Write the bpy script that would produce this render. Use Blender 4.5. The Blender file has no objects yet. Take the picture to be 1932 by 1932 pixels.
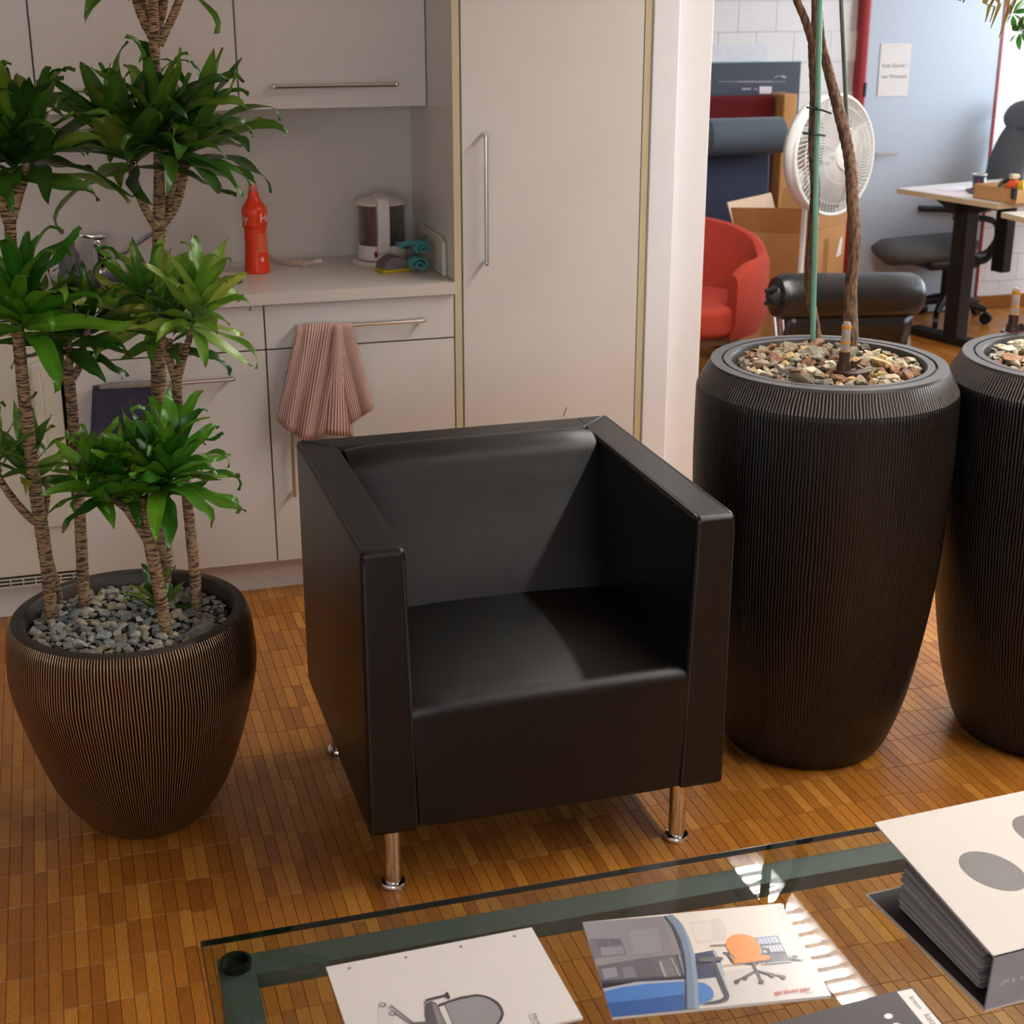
import bpy, bmesh, math, random
import numpy as np
from mathutils import Vector, Matrix, Euler, Quaternion
random.seed(7)
PI = math.pi
scene = bpy.context.scene
C = scene.collection

# ------------------------------------------------------------------ camera
HC = 1.72
PITCH, YAW, FPX = math.radians(19.5), math.radians(16.7), 2843.0
Fv = Vector((math.sin(YAW)*math.cos(PITCH), math.cos(YAW)*math.cos(PITCH), -math.sin(PITCH)))
Rv = Vector((math.cos(YAW), -math.sin(YAW), 0))
Uv = Rv.cross(Fv)
cam_d = bpy.data.cameras.new('camera')
cam_d.sensor_width = 36
cam_d.lens = FPX/1932*36
cam_d.dof.use_dof = True
cam_d.dof.focus_distance = 2.95
cam_d.dof.aperture_fstop = 8.0
cam = bpy.data.objects.new('camera', cam_d); C.objects.link(cam)
cam.matrix_world = Matrix.Translation((0, 0, HC)) @ Matrix((Rv, Uv, -Fv)).transposed().to_4x4()
scene.camera = cam

# ------------------------------------------------------------------ world and daylight
w = bpy.data.worlds.new('world'); scene.world = w; w.use_nodes = True
w.node_tree.nodes['Background'].inputs[0].default_value = (0.75, 0.85, 1.0, 1)
w.node_tree.nodes['Background'].inputs[1].default_value = 0.25
def area(name, loc, rot, sx, sy, power, col):
    l = bpy.data.lights.new(name, 'AREA'); l.shape = 'RECTANGLE'; l.size = sx; l.size_y = sy
    l.energy = power; l.color = col
    o = bpy.data.objects.new(name, l); C.objects.link(o); o.location = loc; o.rotation_euler = rot
    return o
# daylight that falls in through the window bands of the right wall and of the wall behind the camera
area('daylight_right', (6.55, 5.4, 1.75), (0, math.radians(90), 0), 1.5, 3.0, 90, (0.80, 0.90, 1.0))
area('daylight_front', (-0.9, -2.75, 1.75), (math.radians(90), 0, 0), 2.8, 1.5, 44, (0.88, 0.94, 1.0))
scene.view_settings.view_transform = 'Standard'
scene.view_settings.look = 'None'
scene.view_settings.exposure = 0.62
scene.view_settings.gamma = 1.0
scene.view_settings.use_curve_mapping = False
LAMP_STRENGTH = 68.0
scene.cycles.max_bounces = 7
scene.cycles.diffuse_bounces = 4
scene.cycles.glossy_bounces = 3
scene.cycles.transmission_bounces = 5
scene.cycles.transparent_max_bounces = 8
scene.cycles.use_adaptive_sampling = True
scene.cycles.adaptive_threshold = 0.04
scene.cycles.use_light_tree = False
scene.cycles.caustics_reflective = False
scene.cycles.caustics_refractive = False

# ------------------------------------------------------------------ helpers
def ray(px, py):
    return Fv + Rv*((px-966)/FPX) - Uv*((py-966)/FPX)
def atz(px, py, z):
    d = ray(px, py); return Vector((0, 0, HC)) + d*((z-HC)/d.z)
def aty(px, py, y):
    d = ray(px, py); return Vector((0, 0, HC)) + d*(y/d.y)
def lin(c):
    c = c/255.0
    return c/12.92 if c <= 0.04045 else ((c+0.055)/1.055)**2.4
def S(r, g, b): return (lin(r), lin(g), lin(b), 1)

def new_mat(name):
    m = bpy.data.materials.new(name); m.use_nodes = True
    nt = m.node_tree; return m, nt, nt.nodes['Principled BSDF']
def N(nt, typ, **kw):
    n = nt.nodes.new(typ)
    for k, v in kw.items():
        if k.startswith('i_'):
            n.inputs[int(k[2:]) if k[2:].isdigit() else k[2:]].default_value = v
        else: setattr(n, k, v)
    return n
def math_n(nt, op, a, b=None):
    n = nt.nodes.new('ShaderNodeMath'); n.operation = op
    for i, v in enumerate((a, b)):
        if v is None: continue
        if isinstance(v, (int, float)): n.inputs[i].default_value = v
        else: nt.links.new(v, n.inputs[i])
    return n.outputs[0]
MATS = {}
def mat(name, col, rough=0.5, metal=0.0, var=0.06, scale=30, bump=0.0, bscale=200, spec=0.5, coat=0.0, trans=0.0, ior=1.45, sheen=0.0, objvar=0.0):
    if name in MATS: return MATS[name]
    m, nt, b = new_mat(name)
    b.inputs['Roughness'].default_value = rough; b.inputs['Metallic'].default_value = metal
    b.inputs['Specular IOR Level'].default_value = spec
    b.inputs['Coat Weight'].default_value = coat
    b.inputs['Transmission Weight'].default_value = trans; b.inputs['IOR'].default_value = ior
    b.inputs['Sheen Weight'].default_value = sheen
    tc = N(nt, 'ShaderNodeTexCoord')
    nz = N(nt, 'ShaderNodeTexNoise'); nz.inputs['Scale'].default_value = scale; nz.inputs['Detail'].default_value = 4
    nt.links.new(tc.outputs['Object'], nz.inputs['Vector'])
    mx = N(nt, 'ShaderNodeMix', data_type='RGBA')
    mx.inputs[6].default_value = tuple(max(0, c*(1-var*2)) for c in col[:3])+(1,)
    mx.inputs[7].default_value = tuple(min(1, c*(1+var*2)) for c in col[:3])+(1,)
    nt.links.new(nz.outputs['Fac'], mx.inputs[0])
    out = mx.outputs[2]
    if objvar:
        oi = N(nt, 'ShaderNodeObjectInfo')
        hs = N(nt, 'ShaderNodeHueSaturation')
        v = math_n(nt, 'MULTIPLY_ADD', oi.outputs['Random'], objvar*2)
        v.node.inputs[2].default_value = 1-objvar
        nt.links.new(v, hs.inputs['Value']); nt.links.new(out, hs.inputs['Color']); out = hs.outputs[0]
    nt.links.new(out, b.inputs['Base Color'])
    if bump:
        n2 = N(nt, 'ShaderNodeTexNoise'); n2.inputs['Scale'].default_value = bscale; n2.inputs['Detail'].default_value = 3
        nt.links.new(tc.outputs['Object'], n2.inputs['Vector'])
        bp = N(nt, 'ShaderNodeBump'); bp.inputs['Strength'].default_value = bump; bp.inputs['Distance'].default_value = 0.01
        nt.links.new(n2.outputs['Fac'], bp.inputs['Height']); nt.links.new(bp.outputs[0], b.inputs['Normal'])
    MATS[name] = m; return m

class MB:
    def __init__(s): s.v = []; s.f = []; s.cols = []
    def box(s, x0, x1, y0, y1, z0, z1):
        n = len(s.v)
        s.v += [(x, y, z) for z in (z0, z1) for y in (y0, y1) for x in (x0, x1)]
        s.f += [tuple(n+i for i in q) for q in ((0,2,3,1),(4,5,7,6),(0,1,5,4),(2,6,7,3),(0,4,6,2),(1,3,7,5))]
        return s
    def prism(s, pts, vec):
        n = len(s.v); k = len(pts); vec = Vector(vec)
        s.v += [tuple(p) for p in pts] + [tuple(Vector(p)+vec) for p in pts]
        s.f += [tuple(n+i for i in range(k))[::-1], tuple(n+k+i for i in range(k))]
        s.f += [(n+i, n+(i+1) % k, n+k+(i+1) % k, n+k+i) for i in range(k)]
        return s
    def tube(s, pts, rad, sides=10, caps=True, closed=False):
        pts = [Vector(p) for p in pts]; k = len(pts)
        if not isinstance(rad, (list, tuple)): rad = [rad]*k
        n = len(s.v); up = None
        for i, p in enumerate(pts):
            if closed: t = pts[(i+1) % k]-pts[i-1]
            else: t = pts[min(i+1, k-1)]-pts[max(i-1, 0)]
            t.normalize()
            if up is None:
                up = Vector((0, 0, 1)) if abs(t.z) < 0.9 else Vector((1, 0, 0))
            a = t.cross(up).normalized(); b = a.cross(t).normalized(); up = b
            for j in range(sides):
                q = 2*PI*j/sides
                s.v.append(tuple(p + (a*math.cos(q)+b*math.sin(q))*rad[i]))
        for i in range(k if closed else k-1):
            for j in range(sides):
                i2 = (i+1) % k
                s.f.append((n+i*sides+j, n+i*sides+(j+1) % sides, n+i2*sides+(j+1) % sides, n+i2*sides+j))
        if caps and not closed:
            s.f.append(tuple(n+j for j in range(sides))[::-1]); s.f.append(tuple(n+(k-1)*sides+j for j in range(sides)))
        return s
    def lathe(s, prof, sides=48, c=(0, 0, 0), close=False, caps=True):
        n = len(s.v); k = len(prof)
        for r, z in prof:
            for j in range(sides):
                q = 2*PI*j/sides; s.v.append((c[0]+r*math.cos(q), c[1]+r*math.sin(q), c[2]+z))
        for i in range(k if close else k-1):
            for j in range(sides):
                i2 = (i+1) % k
                s.f.append((n+i*sides+j, n+i*sides+(j+1) % sides, n+i2*sides+(j+1) % sides, n+i2*sides+j))
        if caps and not close:
            if prof[0][0] > 1e-4: s.f.append(tuple(n+j for j in range(sides))[::-1])
            if prof[-1][0] > 1e-4: s.f.append(tuple(n+(k-1)*sides+j for j in range(sides)))
        return s
    def grid(s, rows):
        n = len(s.v); a = len(rows); b = len(rows[0])
        for r in rows: s.v += [tuple(p) for p in r]
        for i in range(a-1):
            for j in range(b-1):
                s.f.append((n+i*b+j, n+i*b+j+1, n+(i+1)*b+j+1, n+(i+1)*b+j))
        return s
    def mesh(s, name, smooth=False, sharp=35):
        me = bpy.data.meshes.new(name); me.from_pydata(s.v, [], s.f)
        bm = bmesh.new(); bm.from_mesh(me)
        bmesh.ops.remove_doubles(bm, verts=bm.verts, dist=1e-6)
        bmesh.ops.recalc_face_normals(bm, faces=bm.faces)
        if smooth:
            for f in bm.faces: f.smooth = True
            for e in bm.edges:
                if len(e.link_faces) == 2 and e.calc_face_angle(0) > math.radians(sharp): e.smooth = False
        bm.to_mesh(me); bm.free(); return me
    def build(s, name, m=None, parent=None, smooth=False, sharp=35, bevel=0, segs=2):
        me = s.mesh(name, smooth, sharp)
        return link(name, me, m, parent, bevel, segs)
def link(name, me, m=None, parent=None, bevel=0, segs=2):
    if m is not None and not me.materials: me.materials.append(m)
    o = bpy.data.objects.new(name, me); C.objects.link(o)
    if parent: o.parent = parent
    if bevel:
        b = o.modifiers.new('bevel', 'BEVEL'); b.width = bevel; b.segments = segs; b.limit_method = 'ANGLE'
        b.angle_limit = math.radians(30); b.harden_normals = False
        for p in me.polygons: p.use_smooth = True
        me.update()
        if segs > 1:
            wn = o.modifiers.new('normals', 'WEIGHTED_NORMAL'); wn.keep_sharp = True
    return o
def tag(o, label=None, cat=None, group=None, kind=None):
    if label: o['label'] = label
    if cat: o['category'] = cat
    if group: o['group'] = group
    if kind: o['kind'] = kind
    return o
def thing(name, label, cat, loc=(0, 0, 0), rz=0, group=None):
    o = bpy.data.objects.new(name, None); C.objects.link(o); o.empty_display_size = 0.05
    o.location = loc; o.rotation_euler = (0, 0, rz)
    return tag(o, label, cat, group)
def struct(o): o['kind'] = 'structure'; return o
def arc(c, r, a0, a1, n, ax='xy', z=0):
    out = []
    for i in range(n+1):
        q = a0+(a1-a0)*i/n
        u, v = c[0]+r*math.cos(q), c[1]+r*math.sin(q)
        out.append((u, v, z) if ax == 'xy' else (u, z, v) if ax == 'xz' else (z, u, v))
    return out
def catmull(pts, n=8):
    P = [np.array(p, float) for p in pts]; P = [2*P[0]-P[1]] + P + [2*P[-1]-P[-2]]
    out = []
    for i in range(1, len(P)-2):
        for k in range(n):
            t = k/n
            out.append(0.5*((2*P[i]) + (-P[i-1]+P[i+1])*t + (2*P[i-1]-5*P[i]+4*P[i+1]-P[i+2])*t*t + (-P[i-1]+3*P[i]-3*P[i+1]+P[i+2])*t**3))
    out.append(P[-2]); return [tuple(float(c) for c in p) for p in out]
def text_mesh(txt, width=None, size=1.0):
    cu = bpy.data.curves.new('t', 'FONT'); cu.body = txt; cu.size = size; cu.resolution_u = 3
    o = bpy.data.objects.new('t', cu); C.objects.link(o)
    bpy.context.view_layer.update()
    me = bpy.data.meshes.new_from_object(o.evaluated_get(bpy.context.evaluated_depsgraph_get()))
    bpy.data.objects.remove(o); bpy.data.curves.remove(cu)
    xs = [v.co.x for v in me.vertices]; x0, x1 = min(xs), max(xs)
    k = (width/(x1-x0)) if width else 1
    for v in me.vertices: v.co.x = (v.co.x-x0)*k; v.co.y *= k; v.co.z = 0
    me.materials.clear(); return me

# flat print: coloured polygons joined into one mesh with a colour attribute
def print_mat(rough=0.35):
    nm = 'printed_ink_%d' % int(rough*100)
    if nm in MATS: return MATS[nm]
    m, nt, b = new_mat(nm)
    a = N(nt, 'ShaderNodeVertexColor'); a.layer_name = 'ink'
    nt.links.new(a.outputs[0], b.inputs['Base Color']); b.inputs['Roughness'].default_value = rough
    MATS[nm] = m; return m
def print_obj(name, polys, parent, to_local, rough=0.35, step=0.00006):
    """polys: list of (points, colour); points mapped by to_local(pt, layer) to local 3D"""
    vs, fs, cs = [], [], []
    for k, (pts, col) in enumerate(polys):
        n = len(vs); vs += [tuple(to_local(p, k*step)) for p in pts]; fs.append(tuple(range(n, n+len(pts)))); cs.append(col)
    me = bpy.data.meshes.new(name); me.from_pydata(vs, [], fs)
    at = me.color_attributes.new('ink', 'FLOAT_COLOR', 'CORNER')
    for p, c in zip(me.polygons, cs):
        for li in p.loop_indices: at.data[li].color = c
    return link(name, me, print_mat(rough), parent)
def disc(cx, cy, rx, ry=None, n=16, rot=0):
    ry = ry or rx; out = []
    for i in range(n):
        q = 2*PI*i/n; x, y = rx*math.cos(q), ry*math.sin(q)
        out.append((cx+x*math.cos(rot)-y*math.sin(rot), cy+x*math.sin(rot)+y*math.cos(rot)))
    return out
def bar(x0, y0, x1, y1, wd):
    d = math.hypot(x1-x0, y1-y0); nx, ny = -(y1-y0)/d*wd/2, (x1-x0)/d*wd/2
    return [(x0+nx, y0+ny), (x1+nx, y1+ny), (x1-nx, y1-ny), (x0-nx, y0-ny)]

# ------------------------------------------------------------------ common materials
CAB = mat('cabinet_laminate', S(219, 215, 210), 0.42, var=0.015, scale=8, bump=0.03, bscale=900)
EDGE = mat('cream_edge_band', S(206, 194, 158), 0.45, var=0.02)
GAP = mat('dark_carcass', S(46, 42, 36), 0.8)
WALLM = mat('splash_wall_paint', S(208, 200, 192), 0.6, var=0.02)
CHROME = mat('chrome', S(225, 225, 228), 0.08, 1.0, var=0.0)
STEEL = mat('brushed_steel', S(190, 190, 192), 0.25, 1.0, var=0.02)
WHITE = mat('white_paint', S(240, 241, 243), 0.55, var=0.01)
GLOSSW = mat('white_gloss_panel', S(238, 240, 243), 0.18, var=0.01)
BLACKP = mat('black_plastic', S(22, 22, 24), 0.4)
LEATHER = mat('black_leather', S(13, 13, 13), 0.36, var=0.05, scale=60, bump=0.12, bscale=550, spec=0.5)
PIPE = mat('black_leather_piping', S(38, 37, 37), 0.35)

# parquet: each strip its own tone by a hash of its cell
SW, SL = 0.0245, 0.118
def strip_jog(c): return ((math.floor(c/5)*0.618) % 1.0)*0.14*SL
def parquet():
    m, nt, b = new_mat('oak_strip_parquet')
    g = N(nt, 'ShaderNodeNewGeometry'); sp = N(nt, 'ShaderNodeSeparateXYZ'); nt.links.new(g.outputs['Position'], sp.inputs[0])
    xr = math_n(nt, 'DIVIDE', sp.outputs[0], SW); col = math_n(nt, 'FLOOR', xr)
    gq = math_n(nt, 'DIVIDE', col, 5.0); gq = math_n(nt, 'FLOOR', gq); gq = math_n(nt, 'MULTIPLY', gq, 0.618)
    gf = math_n(nt, 'FLOOR', gq); gq = math_n(nt, 'SUBTRACT', gq, gf); gq = math_n(nt, 'MULTIPLY', gq, 0.14)
    yr = math_n(nt, 'DIVIDE', sp.outputs[1], SL); yr = math_n(nt, 'ADD', yr, gq); row = math_n(nt, 'FLOOR', yr)
    cb = N(nt, 'ShaderNodeCombineXYZ'); nt.links.new(col, cb.inputs[0]); nt.links.new(row, cb.inputs[1])
    wn = N(nt, 'ShaderNodeTexWhiteNoise', noise_dimensions='2D'); nt.links.new(cb.outputs[0], wn.inputs['Vector'])
    cr = N(nt, 'ShaderNodeValToRGB'); e = cr.color_ramp
    e.elements[0].position = 0.0; e.elements[0].color = S(156, 95, 32)
    e.elements[1].position = 1.0; e.elements[1].color = S(203, 141, 60)
    x = e.elements.new(0.25); x.color = S(170, 107, 37)
    x = e.elements.new(0.6); x.color = S(179, 115, 41)
    x = e.elements.new(0.85); x.color = S(189, 125, 48)
    nt.links.new(wn.outputs['Value'], cr.inputs[0])
    mp = N(nt, 'ShaderNodeMapping'); mp.inputs['Scale'].default_value = (260, 45, 45)
    nt.links.new(g.outputs['Position'], mp.inputs[0])
    nz = N(nt, 'ShaderNodeTexNoise'); nz.inputs['Scale'].default_value = 1; nz.inputs['Detail'].default_value = 5; nz.inputs['Roughness'].default_value = 0.7
    nt.links.new(mp.outputs[0], nz.inputs['Vector'])
    r2 = N(nt, 'ShaderNodeValToRGB'); r2.color_ramp.elements[0].position = 0.3; r2.color_ramp.elements[0].color = (0.55, 0.5, 0.45, 1)
    r2.color_ramp.elements[1].position = 0.62; r2.color_ramp.elements[1].color = (1.08, 1.06, 1.04, 1)
    nt.links.new(nz.outputs['Fac'], r2.inputs[0])
    mx = N(nt, 'ShaderNodeMix', data_type='RGBA', blend_type='MULTIPLY'); mx.inputs[0].default_value = 0.75
    nt.links.new(cr.outputs[0], mx.inputs[6]); nt.links.new(r2.outputs[0], mx.inputs[7])
    # thin dark joint
    fx = math_n(nt, 'FRACT', xr); fx = math_n(nt, 'PINGPONG', fx, 0.5); jx = math_n(nt, 'LESS_THAN', fx, 0.028)
    fy = math_n(nt, 'FRACT', yr); fy = math_n(nt, 'PINGPONG', fy, 0.5); jy = math_n(nt, 'LESS_THAN', fy, 0.007)
    j = math_n(nt, 'MAXIMUM', jx, jy); j = math_n(nt, 'MULTIPLY', j, 0.4)
    m2 = N(nt, 'ShaderNodeMix', data_type='RGBA'); m2.inputs[7].default_value = S(60, 38, 16)
    nt.links.new(j, m2.inputs[0]); nt.links.new(mx.outputs[2], m2.inputs[6]); nt.links.new(m2.outputs[2], b.inputs['Base Color'])
    b.inputs['Roughness'].default_value = 0.34; b.inputs['Specular IOR Level'].default_value = 0.5
    bp = N(nt, 'ShaderNodeBump'); bp.inputs['Strength'].default_value = 0.08; bp.inputs['Distance'].default_value = 0.004
    nt.links.new(nz.outputs['Fac'], bp.inputs['Height']); nt.links.new(bp.outputs[0], b.inputs['Normal'])
    return m
PARQ = parquet()

# ================================================================== STRUCTURE
# floor slab with real strips on top where they can be told apart
XA, XB, YA, YB = -0.75, 3.05, 0.75, 4.22
fl = MB().box(-3.2, 6.9, -2.9, 7.3, -0.12, -0.0012)
floor = struct(fl.build('floor', PARQ))
g = 0.0004
def strip_mesh(x0, y0, mb):
    n = len(mb.v); b = 0.0007
    X0, X1, Y0, Y1 = x0+g, x0+SW-g, y0+g, y0+SL-g
    mb.v += [(X0, Y0, -0.0012), (X1, Y0, -0.0012), (X1, Y1, -0.0012), (X0, Y1, -0.0012),
             (X0+b, Y0+b, 0), (X1-b, Y0+b, 0), (X1-b, Y1-b, 0), (X0+b, Y1-b, 0)]
    mb.f += [(n+4, n+5, n+6, n+7)] + [(n+i, n+(i+1) % 4, n+4+(i+1) % 4, n+4+i) for i in range(4)]
cells = []
for r in range(math.floor(YA/SL), math.ceil(YB/SL)):
    for c in range(math.floor(XA/SW), math.ceil(XB/SW)):
        cells.append((c*SW, r*SL-strip_jog(c)))
def cell_score(c):
    p = Vector((c[0]+SW/2, c[1]+SL/2, 0)) - Vector((0, 0, HC)); z = p.dot(Fv)
    u = 966+FPX*p.dot(Rv)/z; v = 966-FPX*p.dot(Uv)/z
    hid = (c[0] > 0.08 and c[1] < 1.93) or (0.45 < c[0] < 1.2 and c[1] > 2.55) or (abs(c[0]-.07) < .2 and c[1] > 2.8)
    if u < 5 or u > 1927 or v > 1925 or hid: return 99
    return z
cells.sort(key=cell_score)
pm = MB(); strip_mesh(0, 0, pm); plank_me = bpy.data.meshes.new('plank'); plank_me.from_pydata(pm.v, [], pm.f); plank_me.materials.append(PARQ)
for x, y in cells[:300]:
    o = bpy.data.objects.new('plank', plank_me); C.objects.link(o); o.parent = floor; o.location = (x, y, 0)
rest = MB()
for x, y in cells[300:]: strip_mesh(x, y, rest)
rm = bpy.data.meshes.new('plank_field'); rm.from_pydata(rest.v, [], rest.f)
tag(link('plank_field', rm, PARQ, floor), kind='stuff')

struct(MB().box(-3.2, 6.9, -2.9, 7.3, 2.85, 2.95).build('ceiling', mat('ceiling_white', S(225, 222, 216), 0.8)))
YW = 4.68      # kitchen wall
struct(MB().box(-3.2, 1.83, YW, YW+0.15, 0, 2.85).build('wall_back', WALLM))
struct(MB().box(-3.3, -3.2, -2.9, 7.3, 0, 2.85).build('wall_left', WHITE))
# wall end beside the tall cabinet: glossy panel, then the recessed wall end
struct(MB().box(1.662, 1.742, 4.15, 4.66, 0, 2.85).build('trim_1', GLOSSW, bevel=0.004))
struct(MB().box(1.742, 1.862, 4.19, YW+0.15, 0, 2.85).build('wall_end', WHITE, bevel=0.004))

# far office wall of painted blocks
YF = 7.15
wf = struct(MB().box(1.0, 6.9, YF+0.005, YF+0.15, 0, 2.85).build('wall_far', mat('block_joint', S(216, 217, 219), 0.8)))
BLK = mat('painted_block', S(236, 237, 238), 0.6, var=0.02, scale=15, bump=0.15, bscale=120)
BW, BH = 0.206, 0.147
bm_ = MB().box(0.0013, BW-0.0013, 0, 0.012, 0.0013, BH-0.0013).mesh('block'); bm_.materials.append(BLK)
DX0, DX1 = 3.965, 4.80
def put_block(x, z, wd):
    o = bpy.data.objects.new('block', bm_); C.objects.link(o); o.parent = wf; o.location = (x, YF-0.004, z); o.scale = (wd/BW, 1, 1)
for r in range(0, 13):
    x = 3.1 - (BW/2 if r % 2 else 0)
    while x < 5.3:
        a, b2 = x, x+BW
        if r*BH < 2.0:
            if a < DX1 and b2 > DX0:
                if a < DX0-0.05: put_block(a, r*BH, DX0-a)
                if b2 > DX1+0.05: put_block(DX1, r*BH, b2-DX1)
            else: put_block(a, r*BH, BW)
        else: put_block(a, r*BH, BW)
        x += BW
struct(MB().box(DX1+0.02, 6.8, YF-0.018, YF-0.004, 0, 0.07).build('baseboard_far', mat('oak_baseboard', S(150, 92, 36), 0.4, scale=60), bevel=0.003))
struct(MB().box(2.0, DX0-0.03, YF-0.018, YF-0.004, 0, 0.07).build('baseboard_far', mat('oak_baseboard', S(150, 92, 36)), bevel=0.003))
# right wall with a window band, front wall (behind the camera) with a window band
wr = MB().box(6.75, 6.9, -2.9, 7.3, 0, 0.95).box(6.75, 6.9, -2.9, 7.3, 2.55, 2.85).box(6.75, 6.9, -2.9, 3.85, 0.95, 2.55).box(6.75, 6.9, 6.95, 7.3, 0.95, 2.55)
struct(wr.build('wall_right', WHITE))
wq = MB().box(-3.2, 6.9, -3.05, -2.9, 0, 0.95).box(-3.2, 6.9, -3.05, -2.9, 2.55, 2.85).box(-3.2, -2.35, -3.05, -2.9, 0.95, 2.55).box(0.55, 6.9, -3.05, -2.9, 0.95, 2.55)
struct(wq.build('wall_front', WHITE))
wn_ = struct(bpy.data.objects.new('window_1', None)); C.objects.link(wn_); wn_.location = (6.8, 5.4, 0.95)
for k in range(4): MB().box(-0.03, 0.03, -1.55+k*1.033-0.03, -1.55+k*1.033+0.03, 0, 1.6).build('mullion', WHITE, wn_)
for k in range(3): MB().box(-0.025, 0.025, -1.55, 1.55, k*0.77, k*0.77+0.05).build('transom', WHITE, wn_)
wn_ = struct(bpy.data.objects.new('window_2', None)); C.objects.link(wn_); wn_.location = (-0.9, -2.95, 0.95)
for k in range(4): MB().box(-1.42+k*0.947-0.03, -1.42+k*0.947+0.03, -0.03, 0.03, 0, 1.6).build('mullion', WHITE, wn_)
for k in range(3): MB().box(-1.45, 1.45, -0.025, 0.025, k*0.77, k*0.77+0.05).build('transom', WHITE, wn_)

# door in the far wall
door = struct(bpy.data.objects.new('door_1', None)); C.objects.link(door); door.location = (DX0, YF, 0)
DW = DX1-DX0
MB().box(0.05, DW-0.015, -0.03, 0.0, 0.005, 2.03).build('door_leaf', mat('blue_grey_door', S(186, 198, 211), 0.3, var=0.01), door, bevel=0.003)
RED = mat('red_door_frame', S(150, 34, 36), 0.3)
MB().box(0.0, 0.05, -0.05, 0.02, 0, 2.08).build('frame_jamb', RED, door, bevel=0.012, segs=3)
MB().box(DW-0.014, DW, -0.034, 0.02, 0, 2.08).build('frame_jamb', RED, door)
MB().box(0.0, DW, -0.05, 0.02, 2.03, 2.08).build('frame_head', RED, door, bevel=0.008)
MB().tube([(0.042, -0.045, 1.15), (0.042, -0.045, 1.22)], 0.011, 10).build('hinge', mat('dark_hinge', S(40, 42, 46), 0.4), door, True)
hz_ = aty(1655, 290, YF-0.07).z
MB().tube([(0.12, -0.03, hz_), (0.12, -0.08, hz_), (0.24, -0.08, hz_)], 0.010, 10).build('door_handle', CHROME, door, True)
# ceiling luminaires with louvre blades, one long row
def luminaire(x, y, L, label):
    t = thing('ceiling_lamp', label, 'lamp', (x, y, 2.70), 0, 'louvred ceiling lamps')
    W2 = 0.075
    MB().box(-W2-0.012, -W2, 0, L, -0.03, 0.06).box(W2, W2+0.012, 0, L, -0.03, 0.06).box(-W2-0.012, W2+0.012, 0, L, 0.05, 0.065).box(-W2, W2, 0, 0.01, -0.03, 0.05).box(-W2, W2, L-0.01, L, -0.03, 0.05).build('housing', mat('lamp_housing', S(220, 220, 220), 0.4), t)
    m, nt, b = new_mat('lamp_tube_glow'); b.inputs['Emission Color'].default_value = (1.0, 0.965, 0.91, 1); b.inputs['Emission Strength'].default_value = LAMP_STRENGTH
    MB().box(-0.062, 0.062, 0.03, L-0.03, 0.012, 0.03).build('lamp_tube', m, t)
    bl = MB().prism([(-W2, -0.002, -0.012), (-W2, 0.002, -0.012), (-W2, 0.009, 0.008), (-W2, -0.009, 0.008)], (2*W2, 0, 0)).mesh('louvre_blade')
    bl.materials.append(mat('louvre_aluminium', S(215, 215, 215), 0.3, 0.6))
    k = int(L/0.075)
    for i in range(k):
        o = bpy.data.objects.new('louvre_blade', bl); C.objects.link(o); o.parent = t; o.location = (0, (i+0.5)*L/k, 0)
    for yy in (0.25, L-0.25): MB().tube([(0, yy, 0.06), (0, yy, 0.15)], 0.006, 8).build('hanger', STEEL, t)
    return t
for i, y in enumerate((3.67, 2.2, 0.73, -0.74)):
    luminaire(2.56, y, 1.43, ('louvred lamp of the ceiling row nearest the office', 'second louvred ceiling lamp from the office end of the row', 'third louvred ceiling lamp from the office end of the row', 'louvred ceiling lamp farthest from the office')[i])

# ================================================================== KITCHEN
YD = 4.16      # door fronts
def bow_handle(parent, p0, p1, out=0.032, r=0.006):
    """bar with two posts; local coordinates, posts run to +y"""
    p0, p1 = Vector(p0), Vector(p1)
    h = MB().tube([p0, p1], r, 10).tube([p0, p0+Vector((0, out, 0))], r*0.9, 10).tube([p1, p1+Vector((0, out, 0))], r*0.9, 10)
    for p in (p0, p1): h.lathe([(0.0, -0.0065), (0.0055, -0.004), (0.0065, 0), (0.0055, 0.004), (0.0, 0.0065)], 10, p)
    return h.build('handle', mat('satin_chrome', S(215, 216, 218), 0.24, 1.0, var=0.0), parent, True)
XU = [-1.117, -0.569, -0.021, 0.5275, 1.075]
def base_unit(x0, x1, label, kind):
    t = thing('base_cabinet', label, 'cabinet', (x0, YD, 0), 0, 'base cabinets under the worktop'); W = x1-x0
    MB().box(0.001, W-0.001, 0.021, YW-YD-0.005, 0.10, 0.72 if kind == 'sink' else 0.866).build('carcass', GAP, t)
    if kind == 'sink': MB().box(0.001, W-0.001, 0.0195, 0.05, 0.725, 0.866).build('front_rail', GAP, t)
    MB().box(0.002, W-0.002, 0.0, 0.019, 0.7395, 0.8635).build('drawer_front', CAB, t, bevel=0.0015)
    d = MB().box(0.002, W-0.002, 0.0, 0.019, 0.102, 0.735).build('door', CAB, t, bevel=0.0015)
    return t, d
t, d = base_unit(XU[2], XU[3], 'grey base cabinet with a navy towel over its handle', 'sink')
bow_handle(d, (0.09, -0.032, 0.668), (0.449, -0.032, 0.668))
t, d = base_unit(XU[3], XU[4], 'grey base cabinet with a striped towel on its drawer handle', 'drawer')
dr = [c for c in t.children if c.name.startswith('drawer')][0]
bow_handle(dr, (0.089, -0.032, 0.80), (0.449, -0.032, 0.80))
bow_handle(d, (0.055, -0.032, 0.312), (0.055, -0.032, 0.67))
t = thing('fridge', 'cream built-in fridge at the left end under the worktop', 'fridge', (XU[1], YD, 0))
FRG = mat('fridge_white', S(214, 208, 192), 0.4, var=0.01)
W = XU[2]-XU[1]
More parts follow.
